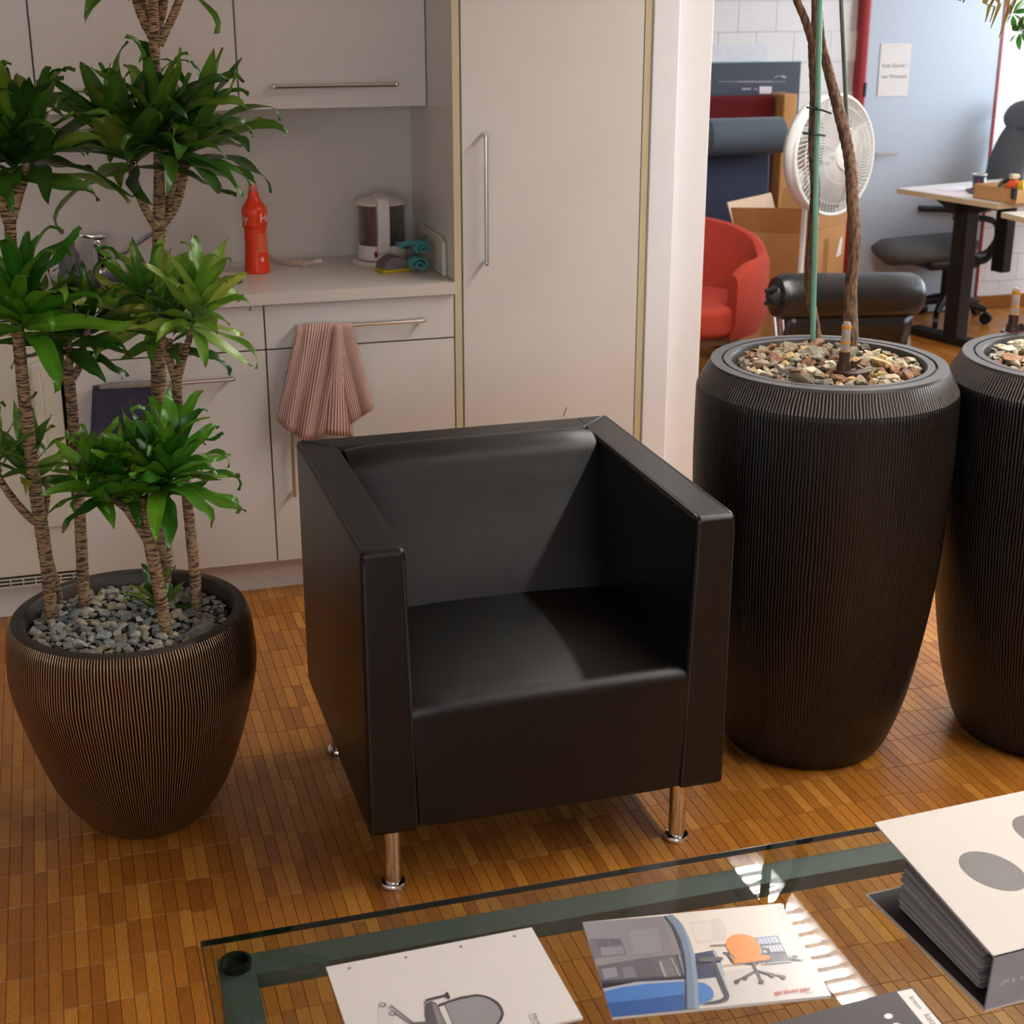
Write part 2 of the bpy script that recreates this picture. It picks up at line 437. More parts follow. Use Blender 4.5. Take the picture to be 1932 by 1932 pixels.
MB().box(0.004, W-0.012, 0.03, 0.5, 0.13, 0.862).build('body', GAP, t)
MB().box(0.006, W-0.012, 0.004, 0.03, 0.135, 0.858).build('door', FRG, t, bevel=0.004)
MB().prism(arc((W-0.062, 0.72), 0.03, PI/2, PI, 6, 'xz', -0.012)+[(W-0.092, -0.012, 0.28), (W-0.014, -0.012, 0.28), (W-0.014, -0.012, 0.75)], (0, 0.017, 0)).build('grip_panel', FRG, t)
MB().box(W-0.084, W-0.062, -0.03, -0.012, 0.36, 0.735).build('grip', FRG, t, bevel=0.002)
vg = MB().box(0.006, W-0.012, 0.012, 0.03, 0.102, 0.130).build('vent_frame', GAP, t)
for zz in (0.104, 0.115, 0.126): MB().box(0.006, W-0.012, 0.004, 0.014, zz, zz+0.0028).build('vent_slat', FRG, vg)
for k in range(16): MB().box(0.006+k*0.034, 0.009+k*0.034, 0.004, 0.014, 0.1068, 0.126).build('vent_bar', FRG, vg)
struct(MB().box(-0.75, 1.075, YD+0.05, YD+0.07, 0, 0.1).build('trim_2', CAB))

# worktop with a sink cut-out
WT = mat('worktop_laminate', S(214, 207, 199), 0.28, var=0.015, scale=40)
sx0, sx1, sy0, sy1 = -0.02, 0.42, 4.27, 4.58
wt = MB().box(-0.75, sx0, 4.142, YW-0.002, 0.868, 0.9).box(sx1, 1.0745, 4.142, YW-0.002, 0.868, 0.9).box(sx0, sx1, 4.142, sy0, 0.868, 0.9).box(sx0, sx1, sy1, YW-0.002, 0.868, 0.9)
tag(wt.build('worktop', WT), 'pale grey laminate worktop over the base cabinets', 'worktop')
t = thing('sink', 'stainless steel sink set into the pale worktop', 'sink', (sx0, sy0, 0.9))
a, b_ = sx1-sx0, sy1-sy0
MB().box(-0.015, a+0.015, -0.015, 0.012, 0.0005, 0.003).box(-0.015, a+0.015, b_-0.012, b_+0.015, 0.0005, 0.003).box(-0.015, 0.012, 0.012, b_-0.012, 0.0005, 0.003).box(a-0.012, a+0.015, 0.012, b_-0.012, 0.0005, 0.003).build('rim', STEEL, t)
MB().box(0.003, a-0.003, 0.003, 0.006, -0.15, 0.0).box(0.003, a-0.003, b_-0.006, b_-0.003, -0.15, 0).box(0.003, 0.006, 0.006, b_-0.006, -0.15, 0).box(a-0.006, a-0.003, 0.006, b_-0.006, -0.15, 0).box(0.003, a-0.003, 0.003, b_-0.003, -0.153, -0.15).build('basin', STEEL, t)

# upper cabinets
YU = 4.453
def upper(x0, x1, label, handle=True):
    t = thing('wall_cabinet', label, 'cabinet', (x0, YU, 1.369), 0, 'wall cabinets over the worktop'); W = x1-x0
    MB().box(0.001, W-0.001, 0.021, YW-YU-0.002, 0.0, 0.75).build('carcass', GAP if False else CAB, t)
    d = MB().box(0.0022, W-0.0022, 0, 0.0185, -0.002, 0.75).build('door', CAB, t, bevel=0.0015)
    MB().box(0.003, W-0.003, 0.0187, 0.0208, 0.001, 0.749).build('door_gap_sheet', GAP, t)  # thin dark sheet filling the gap between door and carcass
    if handle: bow_handle(d, (W-0.45, -0.03, 0.062), (W-0.096, -0.03, 0.062))
upper(XU[1], XU[2], 'grey wall cabinet at the left picture edge above the sink')
upper(XU[2], XU[3], 'grey wall cabinet behind the tall dracaena crown')
upper(XU[3], XU[4], 'grey wall cabinet next to the tall cabinet, chrome bar handle showing')
# tall cabinet
t = thing('tall_cabinet', 'tall grey kitchen cabinet with a long vertical chrome handle', 'cabinet', (1.076, YD, 0))
TW = 0.584
MB().box(0.0, 0.0205, 0.0, YW-YD-0.002, 0, 2.3).build('side_panel', CAB, t)
MB().box(TW-0.0205, TW, 0.0, YW-YD-0.002, 0, 2.3).build('side_panel', CAB, t)
MB().box(0.0, 0.0205, -0.0025, 0.0, 0, 2.3).build('edge_strip', EDGE, t)
MB().box(TW-0.0205, TW, -0.0025, 0.0, 0, 2.3).build('edge_strip', EDGE, t)
MB().box(0.0205, TW-0.0205, 0.02, YW-YD-0.002, 0.0, 2.3).build('carcass', GAP, t)
d = MB().box(0.0255, TW-0.0235, -0.002, 0.018, 0.102, 2.297).build('door', CAB, t, bevel=0.0015)
bow_handle(d, (0.087, -0.034, 0.953), (0.087, -0.034, 1.312))
MB().tube([aty(1063, 786, YD-0.0025)-Vector((1.076, YD, 0)), aty(1069, 768, YD-0.0025)-Vector((1.076, YD, 0))], 0.0012, 5).build('pencil_mark', GAP, d)
MB().box(0.0205, TW-0.0205, 0.03, 0.045, 0, 0.1).build('kick_board', CAB, t)
# white paper dispenser on the cabinet side
t = MB().prism([(1.0745, 4.24, 0.9005), (1.0745, 4.24, 1.0), (1.0745, 4.28, 1.012), (1.0745, 4.57, 1.012), (1.0745, 4.57, 0.9005)], (-0.014, 0, 0)).build('wall_box', mat('ivory_plastic', S(205, 202, 186), 0.45), bevel=0.005, segs=3)
tag(t, 'ivory plastic box on the cabinet side behind the teal cloth', 'box')

# ---- faucet
p = aty(190, 500, 4.615)
t = thing('faucet', 'chrome lever mixer tap behind the dracaena leaves', 'faucet', (p.x, 4.62, 0.9))
MB().lathe([(0.027, 0), (0.027, 0.008), (0.021, 0.014), (0.02, 0.07), (0.021, 0.075), (0.019, 0.095), (0.0, 0.099)], 20).build('body', CHROME, t, True)
MB().prism([(-0.055, -0.008, 0.103), (-0.02, -0.017, 0.098), (0.022, -0.017, 0.098), (0.022, 0.017, 0.098), (-0.02, 0.017, 0.098), (-0.055, 0.008, 0.103)], (0, 0, 0.012)).build('lever', CHROME, t, bevel=0.003)
MB().tube(catmull([(0.015, 0, 0.03), (0.06, -0.04, 0.055), (0.12, -0.10, 0.105), (0.165, -0.14, 0.135), (0.18, -0.155, 0.128)], 5), 0.0095, 12).build('spout', CHROME, t, True)
# ---- jar
p = atz(135, 538, 0.9)
t = thing('glass_jar', 'grey glass jar on the worktop left of the tap', 'jar', (p.x, p.y+0.03, 0.9))
MB().lathe([(0.0, 0.002), (0.028, 0.0), (0.031, 0.006), (0.031, 0.085), (0.02, 0.10), (0.02, 0.115), (0.018, 0.115), (0.018, 0.1), (0.028, 0.084), (0.028, 0.006), (0, 0.005)], 24).build('glass_body', mat('jar_glass', S(150, 155, 160), 0.08, trans=0.6), t, True)
MB().lathe([(0.0, 0.007), (0.0265, 0.007), (0.0265, 0.062), (0, 0.062)], 20).build('contents', mat('jar_contents', S(70, 72, 76), 0.6), t, True)
MB().lathe([(0.0, 0.0625), (0.026, 0.0625), (0.022, 0.072), (0, 0.07)], 14).build('dark_layer', mat('jar_dark', S(40, 30, 30), 0.7), t, True)

# ---- detergent bottle
t = thing('detergent_bottle', 'orange-red detergent bottle with white lettering on the worktop', 'bottle', (0.5555, 4.475, 0.9))
RB = mat('orange_bottle', S(232, 62, 22), 0.32, var=0.02)
prof = catmull([(0.0365, 0.0), (0.038, 0.004), (0.036, 0.03), (0.033, 0.08), (0.0325, 0.125), (0.0325, 0.128)], 4)[:-1] + [(0.0325, 0.130), (0.0365, 0.134), (0.0368, 0.142)] + catmull([(0.0365, 0.146), (0.0372, 0.165), (0.0372, 0.178), (0.034, 0.192), (0.024, 0.206), (0.0165, 0.222), (0.0145, 0.236)], 5)
MB().lathe(prof, 36).build('bottle_body', RB, t, True, 60)
MB().lathe([(0.0125, 0.236), (0.0135, 0.238), (0.012, 0.252), (0.010, 0.255)], 24).build('cap', mat('coral_cap', S(214, 112, 92), 0.4), t, True)
MB().lathe([(0.0075, 0.255), (0.0075, 0.262), (0.0055, 0.268), (0.0, 0.269)], 16).build('nozzle', mat('white_plastic', S(225, 222, 215), 0.4), t, True)
INKW = mat('white_ink', S(235, 225, 220), 0.5)
def wrap(me, r, ang0, z0):
    for v in me.vertices:
        q = ang0 + v.co.x/r; z = z0+v.co.y; v.co = (r*math.sin(q), -r*math.cos(q), z)
    return me
wd = 0.092
for q0 in (math.radians(20), math.radians(-36)-wd/0.0376):
    me = text_mesh('Handy', wd)
    bmx = bmesh.new(); bmx.from_mesh(me); bmesh.ops.subdivide_edges(bmx, edges=bmx.edges[:], cuts=1); bmx.to_mesh(me); bmx.free()
    link('lettering', wrap(me, 0.0378, q0, 0.150), INKW, t)
rows = [[(0.0385*math.sin(a)*0.985, -0.0385*math.cos(a)*0.985, z) for a in [math.radians(2+3*i) for i in range(20)]] for z in (0.062, 0.075, 0.09, 0.105, 0.118)]
rows = [[(x*(0.0345/0.0385)*(1.02 if z < 0.08 else 1), y*(0.0345/0.0385)*(1.02 if z < 0.08 else 1), z) for x, y, z in r] for r in rows]
MB().grid(rows).build('info_panel', mat('pale_red_label', S(235, 105, 70), 0.4, var=0.15, scale=400), t)
MB().prism([(0.012, -0.0372, 0.034), (0.0175, -0.036, 0.043), (0.012, -0.0372, 0.052), (0.0065, -0.0378, 0.043)], (0, -0.0006, 0)).build('hazard_mark', INKW, t)
MB().box(0.0112, 0.0128, -0.0384, -0.0378, 0.0425, 0.048).box(0.0112, 0.0128, -0.0384, -0.0378, 0.0385, 0.0405).build('hazard_mark', RB, t)

# ---- kettle
t = thing('electric_kettle', 'white electric kettle with a clear body on the worktop', 'kettle', (0.945, 4.535, 0.9))
KW = mat('kettle_white', S(216, 208, 200), 0.35)
MB().lathe([(0.0, 0), (0.092, 0.0), (0.094, 0.006), (0.088, 0.012), (0.0, 0.014)], 40).build('power_base', KW, t, True)
MB().lathe([(0.0, 0.0145), (0.074, 0.0145), (0.076, 0.02), (0.072, 0.058), (0.0, 0.058)], 40).build('foot', KW, t, True)
MB().lathe([(0.071, 0.058), (0.071, 0.178), (0.068, 0.178), (0.068, 0.058)], 40, close=True).build('clear_jug', mat('jug_plastic', S(205, 196, 186), 0.1, trans=0.9), t, True)
MB().lathe([(0.079, 0.1785), (0.079, 0.183), (0.07, 0.192), (0.03, 0.203), (0.0, 0.205)], 40).build('lid', KW, t, True)
hp = [(-0.012, -0.066, 0.03), (-0.012, -0.09, 0.05), (-0.012, -0.102, 0.12), (-0.012, -0.098, 0.185), (-0.012, -0.078, 0.207), (-0.012, -0.03, 0.214)]
hpc = catmull(hp, 5); prev = [(-0.032, y, z) for _, y, z in hpc]
MB().prism([(-0.030, y, z) for _, y, z in hpc] + [(-0.030, -0.03, 0.19), (-0.030, -0.07, 0.18), (-0.030, -0.072, 0.06), (-0.030, -0.06, 0.03)], (0.036, 0, 0)).build('handle', KW, t, bevel=0.006, segs=3)
MB().box(-0.042, -0.037, -0.062, -0.058, 0.058, 0.176).build('level_strip', mat('red_strip', S(150, 30, 24), 0.4), t)
MB().lathe([(0.0, 0), (0.0055, 0), (0.0055, 0.004), (0, 0.005)], 14).build('switch', mat('red_switch', S(120, 16, 20), 0.3), t, True).matrix_local = Matrix.Translation((-0.034, -0.071, 0.036)) @ Matrix.Rotation(math.radians(90), 4, 'X') @ Matrix.Diagonal((1, 1.8, 1, 1))
MB().tube([(0.03, -0.03, 0.061), (0.034, -0.03, 0.09)], [0.012, 0.007], 10).build('heating_element', GAP, t, True)
# ---- sponge
p = atz(745, 514, 0.9)
t = thing('sponge', 'grey and yellow scouring sponge in front of the kettle', 'sponge', (0.945, 4.375, 0.9), math.radians(14))
MB().box(-0.048, 0.045, -0.03, 0.03, 0.0, 0.011).build('foam', mat('yellow_foam', S(196, 170, 20), 0.9, bump=0.3, bscale=150), t, bevel=0.004)
MB().prism(arc((0, 0.011), 0.045, 0, PI, 10, 'xz', -0.031), (0, 0.062, 0)).build('scourer', mat('grey_scourer', S(112, 102, 100), 0.95, bump=0.4, bscale=200), t, bevel=0.004).scale = (1, 1, 0.82)
# ---- teal cloth: rolled folds
t = thing('dish_cloth', 'rolled teal dish cloth beside the sponge', 'cloth', (1.004, 4.335, 0.9))
t.scale = (1.55, 1.0, 1.35)
TEAL = mat('teal_cloth', S(52, 140, 138), 0.95, bump=0.5, bscale=250, sheen=0.3)
def roll(cx, cz, r0, r1, turns, y0, y1, ph, name):
    pts = []
    for i in range(36):
        q = ph+turns*2*PI*i/35; r = r0+(r1-r0)*i/35
        pts.append((cx+r*math.cos(q), cz+r*0.85*math.sin(q)))
    ff = [[(x, y, z) for x, z in pts] for y in (y0, (y0*2+y1)/3, (y0+2*y1)/3, y1)]
    o = MB().grid(ff).build(name, TEAL, t, True); m = o.modifiers.new('s', 'SOLIDIFY'); m.thickness = 0.0035
roll(0.006, 0.020, 0.004, 0.0205, 1.7, -0.03, 0.05, -0.4, 'lower_roll')
roll(0.012, 0.054, 0.004, 0.0175, 1.6, -0.028, 0.05, 0.2, 'upper_roll')
fd = [[(-0.045+0.02*i+0.01, -0.026+0.02*j, 0.058+0.012*math.sin(i*1.3+j)+0.004*i) for i in range(4)] for j in range(4)]
o = MB().grid(fd).build('loose_flap', TEAL, t, True); o.modifiers.new('s', 'SOLIDIFY').thickness = 0.003
# ---- dish brush
t = thing('dish_brush', 'pale pink dish brush lying right of the orange bottle', 'brush', (0.64, 4.56, 0.9))
MB().tube(catmull([(-0.03, 0.07, 0.02), (0.0, 0.03, 0.008), (0.05, -0.03, 0.006), (0.095, -0.055, 0.016)], 6), [0.007]*6+[0.0085]*6+[0.007]*6+[0.006], 10).build('stem', mat('pink_plastic', S(206, 180, 166), 0.5), t, True)
MB().tube([(0.095, -0.055, 0.016), (0.112, -0.062, 0.021)], 0.0062, 10).build('white_tip', mat('white_plastic', S(225, 222, 215)), t, True)
gm = MB().tube([(0, 0, -0.0022), (0, 0, 0.0022)], 0.0098, 10).mesh('grip_ring', True); gm.materials.append(mat('pink_plastic', S(206, 180, 166)))
for k in range(5):
    o = bpy.data.objects.new('grip_ring', gm); C.objects.link(o); o.parent = t
    o.location = (0.018+k*0.011, 0.008-k*0.0125, 0.0085); o.rotation_euler = (math.radians(90), 0, math.radians(42))
# ---- grey cleaning pad half hidden by leaves
p = atz(458, 535, 0.9)
t = thing('cleaning_pad', 'dark grey cleaning pad on the worktop edge near the leaves', 'pad', (p.x-0.03, p.y+0.02, 0.9))
MB().prism(arc((0, 0), 0.032, 0, 2*PI, 16)[:-1], (0, 0, 0.014)).build('pad_body', mat('dark_pad', S(92, 84, 84), 0.8, bump=0.3), t, bevel=0.004)
MB().box(-0.02, 0.02, -0.006, 0.006, 0.014, 0.02).build('pad_strap', BLACKP, t, bevel=0.002)

# ---- towels
def stripe_mat():
    m, nt, b = new_mat('striped_towel_cotton'); u = N(nt, 'ShaderNodeUVMap')
    sp = N(nt, 'ShaderNodeSeparateXYZ'); nt.links.new(u.outputs[0], sp.inputs[0])
    f = math_n(nt, 'MULTIPLY', sp.outputs[0], 36); f = math_n(nt, 'FRACT', f); f = math_n(nt, 'PINGPONG', f, 0.5)
    cr = N(nt, 'ShaderNodeValToRGB'); cr.color_ramp.elements[0].position = 0.2; cr.color_ramp.elements[1].position = 0.3
    cr.color_ramp.elements[0].color = S(136, 88, 80); cr.color_ramp.elements[1].color = S(212, 184, 172)
    nt.links.new(f, cr.inputs[0]); nt.links.new(cr.outputs[0], b.inputs['Base Color']); b.inputs['Roughness'].default_value = 0.95
    nz = N(nt, 'ShaderNodeTexNoise'); nz.inputs['Scale'].default_value = 500
    bp = N(nt, 'ShaderNodeBump'); bp.inputs['Strength'].default_value = 0.2; bp.inputs['Distance'].default_value = 0.004
    nt.links.new(nz.outputs[0], bp.inputs['Height']); nt.links.new(bp.outputs[0], b.inputs['Normal']); return m
def sheet(name, top, bot, nrow, ncol, depth, m, parent, uv=(0, 1), thick=0.003, back=0.0, loc=(0, 0, 0)):
    """hanging cloth: top, bot = polylines (x,z) sampled across; depth(u,v) = y"""
    def samp(poly, u):
        s = u*(len(poly)-1); i = min(int(s), len(poly)-2); f = s-i
        return [poly[i][k]*(1-f)+poly[i+1][k]*f for k in range(2)]
    rows = []
    for j in range(nrow+1):
        v = j/nrow; r = []
        for i in range(ncol+1):
            u = i/ncol; a = samp(top, u); b = samp(bot, u)
            vv = v
            r.append((a[0]*(1-vv)+b[0]*vv-loc[0], depth(u, v)-loc[1], a[1]*(1-vv)+b[1]*vv-loc[2]))
        rows.append(r)
    mb = MB().grid(rows); me = bpy.data.meshes.new(name); me.from_pydata(mb.v, [], mb.f)
    uvl = me.uv_layers.new(name='UVMap')
    for p_ in me.polygons:
        p_.use_smooth = True
        for li in p_.loop_indices:
            vi = me.loops[li].vertex_index; i = vi % (ncol+1); j = vi//(ncol+1)
            uvl.data[li].uv = (uv[0]+(uv[1]-uv[0])*i/ncol, j/nrow)
    o = link(name, me, m, parent); s = o.modifiers.new('s', 'SOLIDIFY'); s.thickness = thick; return o
STR = stripe_mat()
L0 = (0.69, 4.128, 0.80)
t = thing('tea_towel', 'red and white striped tea towel over a drawer handle', 'towel', L0)
YT = 4.120
sheet('front_panel', [(0.612, 0.810), (0.64, 0.812), (0.70, 0.812), (0.735, 0.808)], [(0.540, 0.545), (0.580, 0.505), (0.62, 0.48), (0.665, 0.485)], 14, 40,
      lambda u, v: YT-0.004-0.014*v*(0.4+abs(math.sin(u*7.5)))-0.004*math.sin(u*20+v*3)-(0.0 if v > 0.04 else -0.006), STR, t, (0, 0.62), loc=L0)
sheet('side_panel', [(0.70, 0.809), (0.735, 0.809), (0.765, 0.806)], [(0.752, 0.52), (0.79, 0.54), (0.818, 0.560)], 14, 24,
      lambda u, v: YT-0.001-0.010*v*(0.4+abs(math.sin(u*5+1)))-(0.0 if v > 0.04 else -0.006), STR, t, (0.62, 1.0), loc=L0)
sheet('middle_fold', [(0.715, 0.808), (0.738, 0.808)], [(0.668, 0.498), (0.755, 0.478)], 14, 12,
      lambda u, v: YT-0.007-0.011*v-0.006*math.sin(u*5), STR, t, (0.5, 0.75), loc=L0)
NV = mat('navy_towel', S(56, 56, 78), 0.95, bump=0.5, bscale=300, sheen=0.3)
L1 = (0.13, 4.128, 0.668)
t = thing('hand_towel', 'dark navy towel over the sink cabinet handle', 'towel', L1)
sheet('towel_front', [(0.050, 0.678), (0.10, 0.683), (0.17, 0.682), (0.24, 0.679)], [(0.030, 0.53), (0.1, 0.525), (0.18, 0.52), (0.25, 0.525)], 10, 30,
      lambda u, v: 4.119-0.008*v-0.005*math.sin(u*15+v)*v-(0.0 if v > 0.08 else -0.007), NV, t, loc=L1)
sheet('pale_hem', [(0.066, 0.684), (0.15, 0.684), (0.24, 0.681)], [(0.066, 0.670), (0.15, 0.667), (0.24, 0.666)], 3, 20,
      lambda u, v: 4.1165-0.0015*math.sin(u*30), mat('pale_hem_cotton', S(150, 142, 140), 0.95), t, loc=L1)

# ================================================================== ARMCHAIR
AX, AY = 0.835, 2.87
t = thing('armchair', 'black leather cube armchair on chrome legs between the planters', 'armchair', (AX, AY, 0))
def rounded(name, x0, x1, y0, y1, z0, z1, bev, parent, segs=4, top_in=0.0, m=LEATHER):
    mb = MB().box(x0, x1, y0, y1, z0, z1)
    if top_in:
        mb.v = [(x+(top_in if (x == x0) else 0) , y, z) if z == z1 else (x, y, z) for x, y, z in mb.v]
    return mb.build(name, m, parent, bevel=bev, segs=segs)
hw = 0.3695
def arm(sgn):
    xo, xi_t, xi_b = sgn*hw, sgn*(hw-0.084), sgn*(hw-0.098)
    mb = MB(); y0, y1, z0, z1 = -0.37, 0.37, 0.155, 0.745
    mb.prism([(xo, y0, z0), (xi_b, y0, z0), (xi_t, y0, z1), (xo, y0, z1)], (0, y1-y0, 0))
    a = mb.build('armrest', LEATHER, t, bevel=0.012, segs=4)
    pp = MB()
    for xx, yy in ((xo-sgn*0.006, y0+0.006), (xi_t+sgn*0.006, y0+0.006)):
        xb = xx if xx == xo-sgn*0.006 else xi_b+sgn*0.006
        e = 0.0028
        path = [(xx, y1-0.09 if xx != xo-sgn*0.006 else y1-0.01, z1-e)] + [(xx, y0+0.03, z1-e)] + [(xx, y0+0.02-0.012*math.sin(q), z1-e-0.012+0.012*math.cos(q)) for q in (0.4, 0.8, 1.2)] + [(xx, y0+e, z1-0.03), (xb, y0+e, z0+0.01)]
        pp.tube(path, 0.0032, 6)
    pp.build('piping', PIPE, a, True)
arm(-1); arm(1)
MB().box(-hw+0.070, hw-0.070, 0.285, 0.369, 0.157, 0.7445).build('back_frame', LEATHER, t, bevel=0.010, segs=4)
for sg in (-1, 1): MB().tube([(sg*(hw-0.086), 0.286, 0.7435), (sg*(hw-0.012), 0.358, 0.7455)], 0.0016, 6).build('corner_seam', PIPE, t)
# back cushion: profile in y,z extruded along x with crowned face
prof = catmull([(0.05, 0.40), (0.085, 0.50), (0.135, 0.62), (0.165, 0.70), (0.185, 0.742), (0.225, 0.760), (0.268, 0.752), (0.287, 0.735)], 6)
rows = []
for i in range(25):
    u = -1+2*i/24; x = u*(hw-0.0865); ed = 1-abs(u)**8
    rows.append([(x, 0.284-(0.284-y)*(0.93+0.07*ed), z-0.010*(1-ed)) for y, z in prof] + [(x, 0.287, 0.40)])
mb = MB().grid(rows); k = len(rows[0])
mb.f.append(tuple(range(k))); mb.f.append(tuple(range(24*k, 25*k))[::-1])
mb.build('back_cushion', LEATHER, t, True, 60)
# seat block with rolled front edge and crowned top
sw = hw-0.0985
prof = [(-0.372, 0.165), (-0.376, 0.28), (-0.376, 0.40)] + [(-0.347-0.029*math.cos(q), 0.406+0.029*math.sin(q)) for q in (0.1, 0.4, 0.8, 1.2, 1.5)] + [(-0.25, 0.438), (-0.1, 0.441), (0.08, 0.437), (0.14, 0.433)]
rows = []
for i in range(25):
    u = -1+2*i/24; ed = 1-abs(u)**10
    rows.append([(u*(sw+0.012*max(0, (z-0.165)/0.27)), y+0.006*(1-ed), (z-(0.008*(1-ed) if z > 0.36 else 0)+(0.008*(1-u*u) if z > 0.43 and y > -0.3 else 0))) for y, z in prof] + [(u*sw, 0.14, 0.165)])
mb = MB().grid(rows); k = len(rows[0]); mb.f.append(tuple(range(k))); mb.f.append(tuple(range(24*k, 25*k))[::-1])
for i in range(24): mb.f.append((i*k, (i+1)*k, (i+1)*k+k-1, i*k+k-1))
mb.build('seat', LEATHER, t, True, 50)
MB().box(-sw-0.008, sw+0.008, 0.142, 0.284, 0.165, 0.40).build('rear_panel', LEATHER, t)
for x, y in ((-0.314, -0.303), (0.299, -0.303), (-0.318, 0.28), (0.299, 0.28)):
    lg = MB().lathe([(0.0175, 0.012), (0.0175, 0.156)], 24, (x, y, 0)).build('leg', CHROME, t, True)
    MB().lathe([(0.025, 0.0), (0.0265, 0.003), (0.0265, 0.008), (0.024, 0.012), (0.0178, 0.0135)], 28, (x, y, 0)).build('foot', CHROME, lg, True)

# ================================================================== PLANTERS
def ribbed(name, dark, light, N_, rough, metal, bump=0.9, mixb=0.55):
    m, nt, b = new_mat(name); tc = N(nt, 'ShaderNodeTexCoord'); sp = N(nt, 'ShaderNodeSeparateXYZ'); nt.links.new(tc.outputs['Object'], sp.inputs[0])
    an = math_n(nt, 'ARCTAN2', sp.outputs[1], sp.outputs[0])
    mp = N(nt, 'ShaderNodeMapping'); mp.inputs['Scale'].default_value = (9, 9, 2.5); nt.links.new(tc.outputs['Object'], mp.inputs[0])
    nz = N(nt, 'ShaderNodeTexNoise'); nz.inputs['Scale'].default_value = 1.6; nz.inputs['Detail'].default_value = 3; nt.links.new(mp.outputs[0], nz.inputs['Vector'])
    d = math_n(nt, 'MULTIPLY', nz.outputs['Fac'], 14.0)
    s = math_n(nt, 'MULTIPLY', an, float(N_)); s = math_n(nt, 'ADD', s, d); s = math_n(nt, 'SINE', s)
    s = math_n(nt, 'MULTIPLY_ADD', s, 0.5); s.node.inputs[2].default_value = 0.5
    cr = N(nt, 'ShaderNodeValToRGB'); cr.color_ramp.elements[0].position = 0.38; cr.color_ramp.elements[0].color = dark
    cr.color_ramp.elements[1].position = 0.8; cr.color_ramp.elements[1].color = light
    nt.links.new(s, cr.inputs[0])
    n2 = N(nt, 'ShaderNodeTexNoise'); n2.inputs['Scale'].default_value = 5; nt.links.new(tc.outputs['Object'], n2.inputs['Vector'])
    mx = N(nt, 'ShaderNodeMix', data_type='RGBA', blend_type='MULTIPLY'); mx.inputs[0].default_value = mixb
    nt.links.new(cr.outputs[0], mx.inputs[6]); nt.links.new(n2.outputs['Fac'], mx.inputs[7])
    nt.links.new(mx.outputs[2], b.inputs['Base Color']); b.inputs['Roughness'].default_value = rough; b.inputs['Metallic'].default_value = metal
    bp = N(nt, 'ShaderNodeBump'); bp.inputs['Strength'].default_value = bump; bp.inputs['Distance'].default_value = 0.0022
    nt.links.new(s, bp.inputs['Height']); nt.links.new(bp.outputs[0], b.inputs['Normal'])
    return m
def resample(pts, n=8): return catmull(pts, n)
BRZ = ribbed('ribbed_bronze', S(16, 12, 9), S(196, 158, 118), 250, 0.30, 0.75, 0.9, 0.25)
BRIM = mat('bronze_rim', S(62, 54, 48), 0.5, 0.2, var=0.1)
PB = (0.0675, 3.0027)
planter = thing('round_planter', 'low round bronze planter with fine vertical grooves, holding the dracaenas', 'planter', PB+(0,))
MB().lathe([(0.0, 0.0), (0.11, 0.0)] + resample([(0.118, 0.001), (0.140, 0.022), (0.1848, 0.0956), (0.2259, 0.2151), (0.2535, 0.335), (0.2535, 0.405), (0.247, 0.455), (0.2385, 0.4755)], 7), 160, caps=False).build('pot_wall', BRZ, planter, True, 80)
MB().lathe([(0.2385, 0.4756), (0.234, 0.4785), (0.216, 0.478), (0.212, 0.473), (0.206, 0.40), (0.0, 0.40)], 96, caps=False).build('pot_rim', BRIM, planter, True)
BLK_ = ribbed('ribbed_black', S(5, 5, 5), S(30, 27, 25), 240, 0.34, 0.1, 0.8, 0.3)
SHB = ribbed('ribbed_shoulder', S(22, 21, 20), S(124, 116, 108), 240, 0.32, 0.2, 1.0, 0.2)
BKR = mat('planter_rim_grey', S(66, 64, 63), 0.42, 0.0, var=0.05)
def tall_planter(x, y, label):
    p = thing('tall_planter', label, 'planter', (x, y, 0), 0, 'tall black ribbed planters')
    MB().lathe([(0.0, 0), (0.165, 0)] + resample([(0.172, 0.001), (0.186, 0.014), (0.208, 0.06), (0.2416, 0.185), (0.2745, 0.4162), (0.2868, 0.6474), (0.2880, 0.84), (0.2850, 0.872)], 7), 180, caps=False).build('pot_wall', BLK_, p, True, 80)
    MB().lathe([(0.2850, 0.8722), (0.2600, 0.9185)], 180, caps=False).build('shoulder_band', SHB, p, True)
    MB().lathe([(0.2600, 0.9186), (0.2575, 0.9245), (0.2340, 0.9250), (0.2325, 0.916), (0.2300, 0.916), (0.2285, 0.9245), (0.2130, 0.924), (0.210, 0.918), (0.204, 0.87), (0, 0.87)], 120, caps=False).build('pot_rim', BKR, p, True)
    return p
PT = (1.6016, 2.9089); PU = (2.165, 2.785)
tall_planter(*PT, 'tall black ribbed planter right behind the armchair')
tall_planter(*PU, 'tall black ribbed planter cut by the right picture edge')

